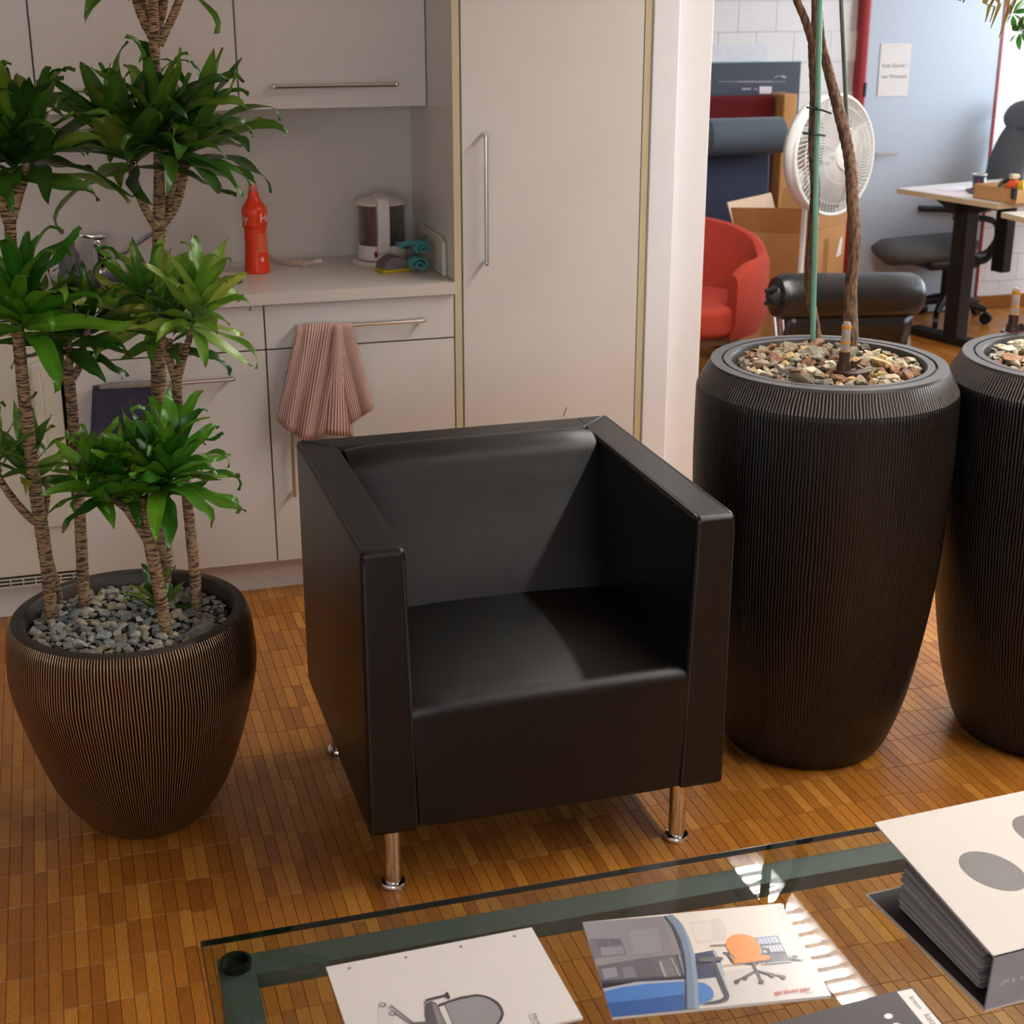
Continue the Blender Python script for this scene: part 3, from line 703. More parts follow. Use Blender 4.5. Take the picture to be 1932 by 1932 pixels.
# ---- gravel beds
def stone_meshes(n, seed, m):
    rnd = random.Random(seed); out = []
    for k in range(n):
        bm = bmesh.new()
        sx, sy, sz = rnd.uniform(0.8, 1.25), rnd.uniform(0.6, 0.95), rnd.uniform(0.4, 0.75)
        for i in range(13):
            v = Vector((rnd.gauss(0, 1), rnd.gauss(0, 1), rnd.gauss(0, 1))).normalized()*rnd.uniform(0.85, 1.1)
            bm.verts.new((v.x*sx, v.y*sy, v.z*sz))
        r = bmesh.ops.convex_hull(bm, input=bm.verts)
        loose = [v for v in bm.verts if not v.link_faces]
        for v in loose: bm.verts.remove(v)
        me = bpy.data.meshes.new('stone'); bm.to_mesh(me); bm.free(); me.materials.append(m); out.append(me)
    return out
def stone_mat(name, cols, rough=0.85):
    m, nt, b = new_mat(name); oi = N(nt, 'ShaderNodeObjectInfo'); cr = N(nt, 'ShaderNodeValToRGB')
    e = cr.color_ramp; e.interpolation = 'CONSTANT'
    e.elements[0].color = cols[0]; e.elements[0].position = 0; e.elements[1].position = 1/len(cols); e.elements[1].color = cols[1]
    for i, c in enumerate(cols[2:]): x = e.elements.new((i+2)/len(cols)); x.color = c
    nt.links.new(oi.outputs['Random'], cr.inputs[0])
    tc = N(nt, 'ShaderNodeTexCoord'); nz = N(nt, 'ShaderNodeTexNoise'); nz.inputs['Scale'].default_value = 2.2; nz.inputs['Detail'].default_value = 6
    nt.links.new(tc.outputs['Object'], nz.inputs['Vector'])
    mx = N(nt, 'ShaderNodeMix', data_type='RGBA', blend_type='OVERLAY'); mx.inputs[0].default_value = 0.55
    nt.links.new(cr.outputs[0], mx.inputs[6]); nt.links.new(nz.outputs['Fac'], mx.inputs[7]); nt.links.new(mx.outputs[2], b.inputs['Base Color'])
    b.inputs['Roughness'].default_value = rough
    bp = N(nt, 'ShaderNodeBump'); bp.inputs['Strength'].default_value = 0.35; bp.inputs['Distance'].default_value = 0.08
    nt.links.new(nz.outputs['Fac'], bp.inputs['Height']); nt.links.new(bp.outputs[0], b.inputs['Normal']); return m
def gravel(label, c, z, R, n, smin, smax, m, seed, keep=None):
    rnd = random.Random(seed)
    t = thing('gravel_bed', label, 'gravel', (c[0], c[1], z))
    MB().lathe([(0, -0.03), (R, -0.03), (R, -0.012), (0.0, -0.012)], 48).build('fill', mat('gravel_fill', S(70, 62, 54), 0.95, var=0.3, scale=120, bump=0.8, bscale=90), t)
    ms = stone_meshes(10, seed, m); pts = []; tries = 0; cand = []
    while len(cand) < n and tries < 40000:
        tries += 1
        q = rnd.uniform(0, 2*PI); r = R*math.sqrt(rnd.random()); s = rnd.uniform(smin, smax) if rnd.random() < 0.75 else rnd.uniform(smax, smax*1.6)
        if r+s*0.7 > R: continue
        x, y = r*math.cos(q), r*math.sin(q)
        if any((x-a)**2+(y-b)**2 < ((s+sb)*0.62)**2 for a, b, sb in cand): continue
        cand.append((x, y, s))
    for x, y, s in cand:
        if keep and not keep(c[0]+x, c[1]+y): continue
        o = bpy.data.objects.new('stone', rnd.choice(ms)); C.objects.link(o); o.parent = t
        o.location = (x, y, -0.009+s*0.35+rnd.uniform(0, 0.006)); o.scale = (s, s, s*rnd.uniform(0.8, 1.1))
        o.rotation_euler = (rnd.uniform(-0.4, 0.4), rnd.uniform(-0.4, 0.4), rnd.uniform(0, 6.28))
    # small chips that fill the gaps, too small to pick apart
    vs, fs = [], []
    for k in range(900):
        q = rnd.uniform(0, 2*PI); r = (R-0.006)*math.sqrt(rnd.random()); s = rnd.uniform(0.003, 0.0065)
        px_, py_ = r*math.cos(q), r*math.sin(q); n0 = len(vs); a0 = rnd.uniform(0, 6)
        for i in range(4): vs.append((px_+s*math.cos(a0+i*1.57)*rnd.uniform(.7, 1.3), py_+s*math.sin(a0+i*1.57)*rnd.uniform(.7, 1.3), -0.012+rnd.uniform(0, 0.004)))
        vs.append((px_, py_, -0.012+s*rnd.uniform(1, 2.0)))
        fs += [(n0+i, n0+(i+1) % 4, n0+4) for i in range(4)]
    me = bpy.data.meshes.new('stone_chips'); me.from_pydata(vs, [], fs)
    tag(link('stone_chips', me, mat(m.name+'_chip', S(128, 116, 98) if 'tan' in m.name else S(104, 104, 98), 0.9, var=0.35, scale=150), t), kind='stuff')
GREYS = stone_mat('grey_stone', [S(158, 160, 152), S(134, 138, 132), S(176, 176, 164), S(146, 141, 128), S(116, 121, 120), S(166, 157, 136), S(148, 152, 150), S(180, 169, 148)])
TANS = stone_mat('tan_stone', [S(172, 158, 132), S(140, 130, 112), S(186, 172, 144), S(150, 112, 82), S(120, 114, 102), S(196, 166, 110), S(160, 148, 128), S(206, 194, 168), S(128, 92, 68), S(148, 142, 124)])
gravel('grey stone chips filling the low bronze planter', PB, 0.453, 0.205, 290, 0.010, 0.0175, GREYS, 3)
gravel('tan and grey stones around the staked trunks in the tall planter', PT, 0.915, 0.203, 280, 0.013, 0.0225, TANS, 5)
gravel('tan stones in the planter at the right picture edge', PU, 0.915, 0.203, 300, 0.013, 0.0225, TANS, 9, keep=lambda x, y: x < 2.2)

# ---- water gauges
def gauge(px, py, label, c):
    p = atz(px, py, 0.905); t = thing('water_gauge', label, 'gauge', (p.x, p.y, 0.905)); t.scale = (1.3, 1.3, 1.12)
    BR = mat('brown_plastic', S(66, 42, 34), 0.45)
    MB().prism(arc((0.012, 0), 0.030, 0, 2*PI, 20)[:-1], (0, 0, 0.018)).build('base', BR, t, bevel=0.002)
    MB().lathe([(0.0125, 0.018), (0.0115, 0.034), (0.0092, 0.034), (0.0092, 0.053), (0, 0.053)], 20).build('socket', BR, t, True)
    MB().prism([(0.014, -0.004, 0.018), (0.034, -0.004, 0.018), (0.024, -0.004, 0.024), (0.019, -0.004, 0.033), (0.014, -0.004, 0.034)], (0, 0.006, 0)).build('fin', BR, t)
    MB().lathe([(0.0068, 0.053), (0.0075, 0.056), (0.0075, 0.105), (0.005, 0.111), (0.0, 0.112)], 20).build('clear_tube', mat('clear_gauge', S(215, 200, 190), 0.1, trans=0.55), t, True)
    for zz, hh in ((0.070, 0.004), (0.098, 0.006), (0.0535, 0.002)): MB().lathe([(0.0078, zz), (0.0081, zz), (0.0081, zz+hh), (0.0078, zz+hh)], 20).build('marker_ring', mat('amber_ring', S(214, 140, 22), 0.4), t, True)
gauge(1590, 714, 'water gauge with amber rings in front of the staked trunks', PT)
gauge(1908, 640, 'water gauge in the planter at the right picture edge', PU)

# ================================================================== DRACAENAS
def bark_mat(name, c1, c2, sc, sxy=60):
    m, nt, b = new_mat(name); tc = N(nt, 'ShaderNodeTexCoord'); mp = N(nt, 'ShaderNodeMapping'); mp.inputs['Scale'].default_value = (sxy, sxy, sc)
    nt.links.new(tc.outputs['Object'], mp.inputs[0]); nz = N(nt, 'ShaderNodeTexNoise'); nz.inputs['Scale'].default_value = 1; nz.inputs['Detail'].default_value = 4
    nt.links.new(mp.outputs[0], nz.inputs['Vector']); cr = N(nt, 'ShaderNodeValToRGB'); cr.color_ramp.elements[0].position = 0.4; cr.color_ramp.elements[0].color = c1
    cr.color_ramp.elements[1].position = 0.56; cr.color_ramp.elements[1].color = c2; nt.links.new(nz.outputs['Fac'], cr.inputs[0]); nt.links.new(cr.outputs[0], b.inputs['Base Color'])
    b.inputs['Roughness'].default_value = 0.85; bp = N(nt, 'ShaderNodeBump'); bp.inputs['Strength'].default_value = 0.8; bp.inputs['Distance'].default_value = 0.004
    nt.links.new(nz.outputs['Fac'], bp.inputs['Height']); nt.links.new(bp.outputs[0], b.inputs['Normal']); return m
CANE = bark_mat('ringed_cane_bark', S(66, 48, 34), S(164, 132, 98), 330, 55)
WOOD = bark_mat('brown_trunk_bark', S(78, 56, 44), S(130, 100, 78), 45, 160)
def leaf_mat(name, cols):
    m, nt, b = new_mat(name); oi = N(nt, 'ShaderNodeObjectInfo'); cr = N(nt, 'ShaderNodeValToRGB'); e = cr.color_ramp
    e.elements[0].color = cols[0]; e.elements[1].color = cols[-1]
    for i, c in enumerate(cols[1:-1]): x = e.elements.new((i+1)/(len(cols)-1)); x.color = c
    nt.links.new(oi.outputs['Random'], cr.inputs[0])
    a = N(nt, 'ShaderNodeVertexColor'); a.layer_name = 'leafmap'; sp = N(nt, 'ShaderNodeSeparateColor'); nt.links.new(a.outputs[0], sp.inputs[0])
    mx = N(nt, 'ShaderNodeMix', data_type='RGBA'); mx.inputs[7].default_value = S(110, 72, 36)
    nt.links.new(sp.outputs[0], mx.inputs[0]); nt.links.new(cr.outputs[0], mx.inputs[6])
    m2 = N(nt, 'ShaderNodeMix', data_type='RGBA', blend_type='MULTIPLY'); m2.inputs[7].default_value = (1.5, 1.4, 1.0, 1)
    nt.links.new(sp.outputs[1], m2.inputs[0]); nt.links.new(mx.outputs[2], m2.inputs[6])
    nt.links.new(m2.outputs[2], b.inputs['Base Color']); b.inputs['Roughness'].default_value = 0.3
    tl_ = N(nt, 'ShaderNodeBsdfTranslucent'); nt.links.new(m2.outputs[2], tl_.inputs[0])
    ms_ = N(nt, 'ShaderNodeMixShader'); ms_.inputs[0].default_value = 0.25
    nt.links.new(b.outputs[0], ms_.inputs[1]); nt.links.new(tl_.outputs[0], ms_.inputs[2]); nt.links.new(ms_.outputs[0], nt.nodes['Material Output'].inputs[0])
    return m
LEAF_D = leaf_mat('dark_dracaena_leaf', [S(36, 70, 24), S(50, 92, 30), S(62, 106, 34), S(78, 120, 38), S(112, 132, 48)])
LEAF_L = leaf_mat('bright_dracaena_leaf', [S(66, 110, 34), S(90, 138, 44), S(114, 156, 54), S(132, 164, 66), S(160, 168, 70)])
LEAF_B = leaf_mat('young_dracaena_leaf', [S(42, 94, 26), S(62, 122, 30), S(86, 144, 36), S(108, 160, 42), S(78, 126, 38)])
def leaf_mesh(seed, m, wide=0.112, curl=1.0):
    rnd = random.Random(seed); n, k = 13, 4
    bend = rnd.uniform(0.25, 1.15)*curl; tw = rnd.uniform(-0.5, 0.5); wav = rnd.uniform(0.02, 0.055); ph = rnd.uniform(0, 6); fr = rnd.uniform(9, 15)
    tipcurl = rnd.uniform(0.4, 2.4)*rnd.choice((1, 1, -0.6)); brown = rnd.random() < 0.35
    vs, cols = [], []; x = z = 0.0; ang = rnd.uniform(0.0, 0.25)
    ds = 1.0/n
    for i in range(n+1):
        s = i/n
        wv = wide*(math.sin(PI*min(1, (s*0.92+0.08))**0.75)**0.8)*(1 if s < 0.97 else 0.4)
        if s < 0.1: wv = max(wv*0.8, 0.024)
        roll = tw*s
        for j in range(k+1):
            u = -1+2*j/k; vv = abs(u)*wv*0.22 + wav*math.sin(fr*s+ph+(1.3 if u > 0 else 0))*abs(u)*s
            yy, hh = u*wv, vv
            y2, h2 = yy*math.cos(roll)-hh*math.sin(roll), yy*math.sin(roll)+hh*math.cos(roll)
            vs.append((x-math.sin(ang)*-0+math.sin(ang)*0 - h2*math.sin(ang), y2, z+h2*math.cos(ang)))
            tip = max(0, (s-0.9)/0.1) if brown else 0
            cols.append((tip, 0.5*max(0, 1-abs(u)*3), 0, 1))
        rate = -bend*(0.5+1.1*s)*ds
        if s > 0.8: rate -= tipcurl*ds*4
        ang += rate; x += math.cos(ang)*ds; z += math.sin(ang)*ds
    fs = [(i*(k+1)+j, i*(k+1)+j+1, (i+1)*(k+1)+j+1, (i+1)*(k+1)+j) for i in range(n) for j in range(k)]
    me = bpy.data.meshes.new('leaf'); me.from_pydata(vs, [], fs)
    for p in me.polygons: p.use_smooth = True
    at = me.color_attributes.new('leafmap', 'FLOAT_COLOR', 'POINT')
    for i, c in enumerate(cols): at.data[i].color = c
    me.materials.append(m); return me
LM = {k: [leaf_mesh(s*7+i, m) for i in range(14)] for s, (k, m) in enumerate((('D', LEAF_D), ('L', LEAF_L), ('B', LEAF_B)))}
def crown(t, c, n, L, kind, axis=(0, 0, 1), emin=-0.35, emax=1.35, stem=0.06, seed=0, bias=None):
    rnd = random.Random(seed); c = Vector(c); ax = Vector(axis).normalized(); rot = Vector((0, 0, 1)).rotation_difference(ax).to_matrix().to_4x4()
    base = t.location
    for i in range(n):
        f = (i+0.5)/n
        az = i*2.39996+rnd.uniform(-0.3, 0.3); el = emin+(emax-emin)*f**0.85+rnd.uniform(-0.14, 0.14)
        ln = L*(1.0-0.18*f**2)*rnd.uniform(0.78, 1.12)
        me_ = rnd.choice(LM[kind])
        M = Matrix.Translation(c-base) @ rot @ Matrix.Translation((0, 0, stem*(f-0.5))) @ Matrix.Rotation(az, 4, 'Z') @ Matrix.Rotation(-el, 4, 'Y') @ Matrix.Translation((0.006, 0, 0)) @ Matrix.Rotation(rnd.uniform(-0.6, 0.6), 4, 'X') @ Matrix.Diagonal((ln, ln*rnd.uniform(0.85, 1.2), ln, 1))
        tip = base+(M @ me_.vertices[-3].co); mid_ = base+(M @ me_.vertices[len(me_.vertices)//2].co)
        if tip.x > 0.37 and 0.98 < tip.z < 1.25: continue      # no leaf hangs in front of the bottle
        o = bpy.data.objects.new('leaf', me_); C.objects.link(o); o.parent = t
        o.matrix_local = M
def cane(t, pts, radii, name='trunk', m=CANE, ring=0.009, amp=0.09, seed=0, sides=10):
    """pts world; densely ringed tube"""
    rnd = random.Random(seed); base = Vector(t.location)
    P = [Vector(p) for p in catmull([tuple(p) for p in pts], 24)]
    Rr = np.interp(np.linspace(0, len(pts)-1, len(P)), range(len(pts)), radii)
    # resample by arc length
    L = [0]
    for a, b in zip(P, P[1:]): L.append(L[-1]+(b-a).length)
    k = max(4, int(L[-1]/ring)*2); q, r = [], []
    for i in range(k+1):
        s = L[-1]*i/k; j = min(np.searchsorted(L, s, 'right')-1, len(P)-2); f = (s-L[j])/max(1e-9, L[j+1]-L[j])
        q.append(P[j].lerp(P[j+1], f)-base); r.append(float(Rr[j])*(1+(amp if i % 2 else -amp*0.3)*rnd.uniform(0.5, 1.4)))
    return MB().tube(q, r, sides).build(name, m, t, True, 80)
def pl(pts, Y):  # pixel polyline at depth Y (or list of depths)
    if not isinstance(Y, (list, tuple)): Y = [Y]*len(pts)
    return [aty(x, y, d) for (x, y), d in zip(pts, Y)]
def draca(px, py, label):
    b = atz(px, py, 0.44); return thing('dracaena', label, 'plant', (b.x, b.y, 0.435), 0, 'dracaena canes in the bronze planter'), b
# A: left canes
t, b = draca(95, 1178, 'leftmost dracaena cane with a stacked pair of dark crowns')
ya = b.y
cane(t, pl([(97, 1190), (92, 1100), (82, 1020), (62, 890), (47, 760), (36, 650), (25, 520), (18, 410)], ya), [.0135, .0135, .014, .0135, .0125, .012, .011, .011], seed=1)
cane(t, pl([(18, 425), (25, 370), (22, 320)], ya), [.009, .008, .008], 'branch', seed=2)
cane(t, pl([(20, 420), (38, 360), (56, 300)], ya), [.010, .009, .008], 'branch', seed=3)
cane(t, pl([(16, 420), (2, 380), (-14, 330)], ya), [.010, .009, .008], 'branch', seed=3)
cane(t, pl([(66, 985), (45, 965), (20, 935), (0, 905), (-8, 885)], ya), [.008, .008, .0075, .007, .007], 'branch', seed=4)
cane(t, pl([(80, 1000), (88, 950), (92, 900)], ya+.02), [.006, .006, .006], 'branch', seed=4)
crown(t, aty(18, 300, ya), 26, .205, 'D', emin=-.1, seed=11)
crown(t, aty(62, 285, ya+.02), 24, .19, 'D', emin=-.1, seed=12)
crown(t, aty(-20, 300, ya), 12, .2, 'D', seed=13)
crown(t, aty(45, 600, ya-.03), 34, .20, 'B', emin=-.3, seed=14)
crown(t, aty(55, 890, ya+.04), 16, .15, 'L', emin=0.0, seed=15)
crown(t, aty(-8, 880, ya), 12, .16, 'L', emin=0.1, seed=16)
# A2: thin cane crossing behind
t, b = draca(115, 1142, 'thin dracaena cane leaning left behind the leftmost cane')
cane(t, pl([(118, 1155), (104, 1100), (92, 1050), (80, 1005)], b.y+.0), [.009, .009, .008, .008], seed=5)
# B
t, b = draca(158, 1155, 'second dracaena cane from the left, forked under one dark crown'); yb = b.y
cane(t, pl([(160, 1165), (156, 1080), (151, 980), (142, 850), (134, 750), (128, 705)], yb), [.0125, .0125, .012, .0115, .0115, .012], seed=6)
cane(t, pl([(128, 712), (114, 680), (104, 645)], yb), [.010, .009, .008], 'branch', seed=7)
cane(t, pl([(131, 708), (131, 680), (130, 645)], yb), [.008, .007, .007], 'branch', seed=8)
cane(t, pl([(136, 715), (150, 690), (158, 650), (168, 618)], yb), [.008, .0075, .007, .007], 'branch', seed=9)
crown(t, aty(104, 638, yb+.03), 14, .15, 'D', seed=21)
crown(t, aty(130, 640, yb-.01), 18, .15, 'D', seed=22)
crown(t, aty(168, 612, yb), 20, .135, 'D', emin=-.1, seed=23)
# C1 tall centre
t, b = draca(312, 1100, 'tallest dracaena cane with the wide dark crown near the wall cabinet'); yc = b.y-.03
cane(t, pl([(312, 1130), (309, 1000), (302, 850), (299, 700), (298, 600), (300, 500), (301, 425), (300, 330), (297, 200), (292, 110), (291, 60)], yc), [.017, .017, .0165, .016, .015, .014, .0145, .0105, .0105, .0105, .012], seed=10)
for i, (pp, rr) in enumerate(((((296, 430), (272, 390), (255, 345), (245, 305)), .0085), (((306, 425), (330, 390), (343, 345), (352, 300)), .0095), (((304, 420), (318, 380), (330, 330), (335, 310)), .007),
        (((289, 70), (272, 40), (258, 0), (245, -40)), .0095), (((290, 65), (290, 20), (287, -40)), .010), (((292, 62), (306, 20), (311, -40)), .009), (((300, 85), (322, 40), (340, -5), (350, -40)), .008), (((286, 60), (275, 20), (262, -30)), .008))):
    cane(t, pl(pp, yc+(-.015, .0, .02, -.01, -.02, .01, .0, .02)[i]), [rr*1.1]+[rr]*(len(pp)-1), 'branch', seed=30+i)
crown(t, aty(246, 292, yc-.015), 30, .225, 'D', emin=-.25, axis=(-.35, -.15, 1), seed=31)
crown(t, aty(300, 262, yc-.03), 32, .215, 'D', emin=-.15, axis=(0, -.15, 1), seed=32)
crown(t, aty(352, 288, yc), 32, .22, 'D', emin=-.12, axis=(.35, 0, 1), seed=38)
crown(t, aty(286, 598, yc-.05), 34, .18, 'L', emin=-.15, axis=(-.1, -.2, 1), seed=34)
crown(t, aty(245, -130, yc), 8, .22, 'D', emin=-.9, emax=.3, seed=35)
# C2 front short cane
t, b = draca(318, 1208, 'front dracaena cane forking low with the brightest green crowns'); yd = b.y
cane(t, pl([(318, 1220), (305, 1140), (290, 1060), (282, 1010), (284, 960), (290, 920)], yd), [.0125, .0125, .013, .0135, .0095, .009], seed=41)
for i, pp in enumerate((((278, 1020), (255, 985), (235, 955)), ((280, 1010), (262, 975), (254, 945)), ((283, 1005), (274, 970), (266, 940)), ((292, 1000), (303, 960), (312, 935)))):
    cane(t, pl(pp, yd+(.0, .03, -.01, -.01)[i]), [.0085, .0075, .0075], 'branch', seed=42+i)
crown(t, aty(182, 915, yd+.03), 34, .135, 'B', emin=-.25, axis=(-.1, -.2, 1), seed=51)
crown(t, aty(246, 925, yd+.01), 24, .15, 'B', emin=-.1, axis=(-.3, 0, 1), seed=52)
crown(t, aty(312, 905, yd-.01), 44, .18, 'B', emin=-.2, axis=(.2, -.1, 1), seed=53)
crown(t, aty(275, 905, yd+.03), 16, .15, 'D', emin=0, seed=54)
cane(t, pl([(240, 962), (210, 940), (182, 925)], yd+.01), [.007, .006, .006], 'branch', seed=47)
# D right cane
t, b = draca(374, 1165, 'right dracaena cane carrying the light green crown by the worktop'); ye = b.y
cane(t, pl([(374, 1175), (367, 1080), (356, 970), (345, 860), (336, 770), (333, 710)], ye), [.0115, .0115, .011, .010, .010, .0105], seed=61)
for i, (pp, rr) in enumerate(((((331, 715), (315, 665), (300, 620)), .008), (((335, 715), (322, 680), (320, 640)), .006), (((336, 715), (348, 670), (364, 615)), .0065), (((337, 712), (338, 680), (341, 648)), .006))):
    cane(t, pl(pp, ye), [rr*1.1, rr, rr], 'branch', seed=62+i)
crown(t, aty(368, 600, ye-.02), 32, .17, 'L', emin=-.35, axis=(.25, -.1, 1), seed=71)
crown(t, aty(322, 635, ye+.03), 12, .12, 'D', seed=72)
# seedling
b = atz(303, 1170, .44)
t = thing('dracaena_seedling', 'small dark green seedling in the grey gravel beside the front cane', 'plant', (b.x, b.y+.02, .435))
crown(t, (b.x, b.y+.02, .455), 18, .10, 'D', emin=.3, stem=.04, seed=81)

# ---- trees in the tall planters
def tree_thing(name, px, py, c, label, cat, z=0.9):
    b = atz(px, py, z); return thing(name, label, cat, (b.x, b.y, 0.895)), b
t, b = tree_thing('tree_trunk', 1545, 655, PT, 'thin brown tree trunk tied to the green stake', 'tree'); y1 = b.y
cane(t, pl([(1546, 668), (1538, 610), (1527, 545), (1531, 450), (1538, 360), (1533, 270), (1536, 180), (1533, 100), (1534, 60)], y1), [.0105, .010, .0115, .011, .011, .0095, .0095, .0095, .0105], 'trunk', WOOD, .02, .06, 91, 12)
cane(t, pl([(1533, 80), (1518, 35), (1503, 0), (1490, -40)], y1), [.0095, .0085, .008, .0075], 'branch', WOOD, .02, .06, 92, 12)
cane(t, pl([(1535, 75), (1537, 30), (1536, -40)], y1), [.0085, .007, .0065], 'branch', WOOD, .02, .06, 93, 12)
t, b = tree_thing('tree_trunk', 1607, 675, PT, 'thicker brown tree trunk leaning left out of the tall planter', 'tree'); y2 = b.y
cane(t, pl([(1608, 690), (1604, 600), (1606, 530), (1613, 460), (1608, 370), (1603, 300), (1588, 230), (1575, 180), (1562, 130), (1550, 85), (1544, 30), (1540, -40)], [y2]*4+[y2+(y1+.035-y2)*k for k in (.2, .4, .6, .8, 1, 1, 1, 1)]), [.0155, .015, .0135, .0135, .0135, .013, .013, .012, .011, .0105, .010, .010], 'trunk', WOOD, .02, .06, 94, 12)
GST = mat('green_stake', S(126, 186, 160), 0.45, var=0.06, scale=60)
def stake(p0, p1, Y, r, label, m):
    a, b = aty(*p0, Y), aty(*p1, Y); t = thing('plant_stake', label, 'stake', tuple(a))
    d = b-a; MB().tube([d*0, d], r, 10).build('rod', m, t, True)
    for f in (0.12, 0.36, 0.58, 0.82): MB().tube([d*f-d.normalized()*0.002, d*f+d.normalized()*0.002], r*1.12, 10).build('node_ring', m, t, True)
stake((1533, 662), (1548, -40), y1-.022, .0062, 'green bamboo stake tied to the thin brown trunk', GST)
stake((1619, 684), (1585, -40), y1+.06, .0048, 'dark stake behind the thicker brown trunk', mat('dark_stake', S(96, 112, 96), 0.5, scale=60))
TIE = mat('dark_green_tie', S(34, 50, 40), 0.5)
def tie(pts, label):
    P = pl(pts, y1-.032); c = P[1]; t = thing('plant_tie', label, 'tie', tuple(c))
    MB().tube([p-c for p in P], .0022, 8).tube([p-c+Vector((0, .04, 0)) for p in P[1:3]], .0022, 8).build('tie_strip', TIE, t, True)
    MB().box(-.004, .004, -.004, .003, -.004, .004).build('tie_knot', TIE, t)
tie([(1526, 203), (1538, 205), (1552, 208), (1568, 214)], 'upper dark plastic tie around the green stake')
tie([(1516, 252), (1530, 253), (1545, 254), (1557, 256)], 'lower dark plastic tie around the green stake')
# plant of the right planter: its trunk stands past the picture edge, leaf tips hang in
t = thing('dragon_tree', 'narrow drooping leaf tips hanging in at the top right corner', 'plant', (PU[0]+.06, PU[1], .895))
cane(t, [(PU[0]+.06, PU[1], .89), (PU[0]+.08, PU[1]+.02, 1.4), (PU[0]+.07, PU[1]+.02, 1.95)], [.014, .013, .012], 'trunk', WOOD, .02, .06, 95, 12)
LN = leaf_mat('narrow_drooping_leaf', [S(112, 102, 40), S(134, 116, 48), S(118, 92, 60), S(150, 128, 60)])
top = Vector((PU[0]+.07, PU[1]+.02, 1.95)); base = Vector(t.location)
for k, (q0, q1) in enumerate((((1874, -20), (1859, 42)), ((1885, -15), (1868, 42)), ((1900, -30), (1869, 54)), ((1919, -30), (1885, 71)), ((1926, -30), (1905, 28)), ((1824, -20), (1817, 6)))):
    a, e = aty(*q0, PU[1]-.1), aty(*q1, PU[1]-.12)
    pts = catmull([tuple(top), tuple((top+a)/2+Vector((0, -.02, .09))), tuple(a), tuple((a+e)/2), tuple(e)], 6); m_ = []
    for i, p in enumerate(pts):
        s = i/(len(pts)-1); wv = (.0065 if k != 1 else .003)*(1-s**3)+.0004
        m_.append([tuple(Vector(p)-base+Vector((-wv, 0, wv*.3))), tuple(Vector(p)-base+Vector((0, .002, 0))), tuple(Vector(p)-base+Vector((wv, 0, -wv*.3)))])
    me = MB().grid(m_).mesh('leaf', True); link('leaf', me, LN, t)

# ================================================================== GLASS TABLE
ZG = 0.42
ga = atz(380, 1776, ZG); TX0, TY1 = ga.x, ga.y
t = thing('coffee_table', 'glass coffee table with a dark metal frame in the foreground', 'table', (TX0, TY1, 0))
def glass_mat():
    m, nt, b = new_mat('table_glass'); b.inputs['Base Color'].default_value = (0.86, 0.93, 0.90, 1); b.inputs['Roughness'].default_value = 0.01
    b.inputs['Transmission Weight'].default_value = 1.0; b.inputs['IOR'].default_value = 1.5
    nz = N(nt, 'ShaderNodeTexNoise'); nz.inputs['Scale'].default_value = 6
    r = math_n(nt, 'MULTIPLY', nz.outputs['Fac'], 0.03); nt.links.new(r, b.inputs['Roughness'])
    # let light pass the pane without caustic noise: thin absorption only
    tr = N(nt, 'ShaderNodeBsdfTransparent'); tr.inputs[0].default_value = (0.85, 0.895, 0.87, 1)
    gl = N(nt, 'ShaderNodeBsdfGlossy'); gl.inputs['Roughness'].default_value = 0.015
    fr = N(nt, 'ShaderNodeFresnel'); fr.inputs[0].default_value = 1.5
    mx = N(nt, 'ShaderNodeMixShader'); ge = N(nt, 'ShaderNodeNewGeometry'); fq = math_n(nt, 'SUBTRACT', 1.0, ge.outputs['Backfacing']); fq = math_n(nt, 'MULTIPLY', fq, fr.outputs[0]); nt.links.new(fq, mx.inputs[0]); nt.links.new(tr.outputs[0], mx.inputs[1]); nt.links.new(gl.outputs[0], mx.inputs[2])
    nt.links.new(mx.outputs[0], nt.nodes['Material Output'].inputs[0]); return m
GL = glass_mat()
TL, TD = 1.62, 1.05
MB().box(0, TL, -TD, 0, ZG-0.010, ZG).build('glass_top', GL, t)
GE = mat('glass_edge_green', S(28, 40, 36), 0.15, spec=0.8)
eg = MB().box(0, TL, 0.0, 0.0015, ZG-0.010, ZG-0.0005).box(-0.0015, 0, -TD, 0, ZG-0.010, ZG-0.0005).build('glass_edge', GE, t)
FRM = mat('dark_frame_metal', S(88, 96, 92), 0.45, 0.1)
fz0, fz1 = ZG-0.047, ZG-0.022
MB().box(0.018, TL-0.018, -0.068, -0.018, fz0, fz1).build('frame_rail', FRM, t)
MB().box(0.018, TL-0.018, -TD+0.018, -TD+0.068, fz0, fz1).build('frame_rail', FRM, t)
MB().box(0.018, 0.068, -TD+0.069, -0.0685, fz0, fz1).build('frame_rail', FRM, t)
MB().box(TL-0.068, TL-0.018, -TD+0.069, -0.0685, fz0, fz1).build('frame_rail', FRM, t)
for x in (0.043, TL-0.043):
    for y in (-0.043, -TD+0.043):
        MB().box(x-0.022, x+0.022, y-0.022, y+0.022, 0, fz0).build('leg', FRM, t)
        MB().lathe([(0.022, fz1), (0.022, ZG-0.0105), (0.017, ZG-0.0105), (0.016, fz1+0.003), (0, fz1+0.003)], 24, (x, y, 0)).build('spacer_puck', BLACKP, t, True)

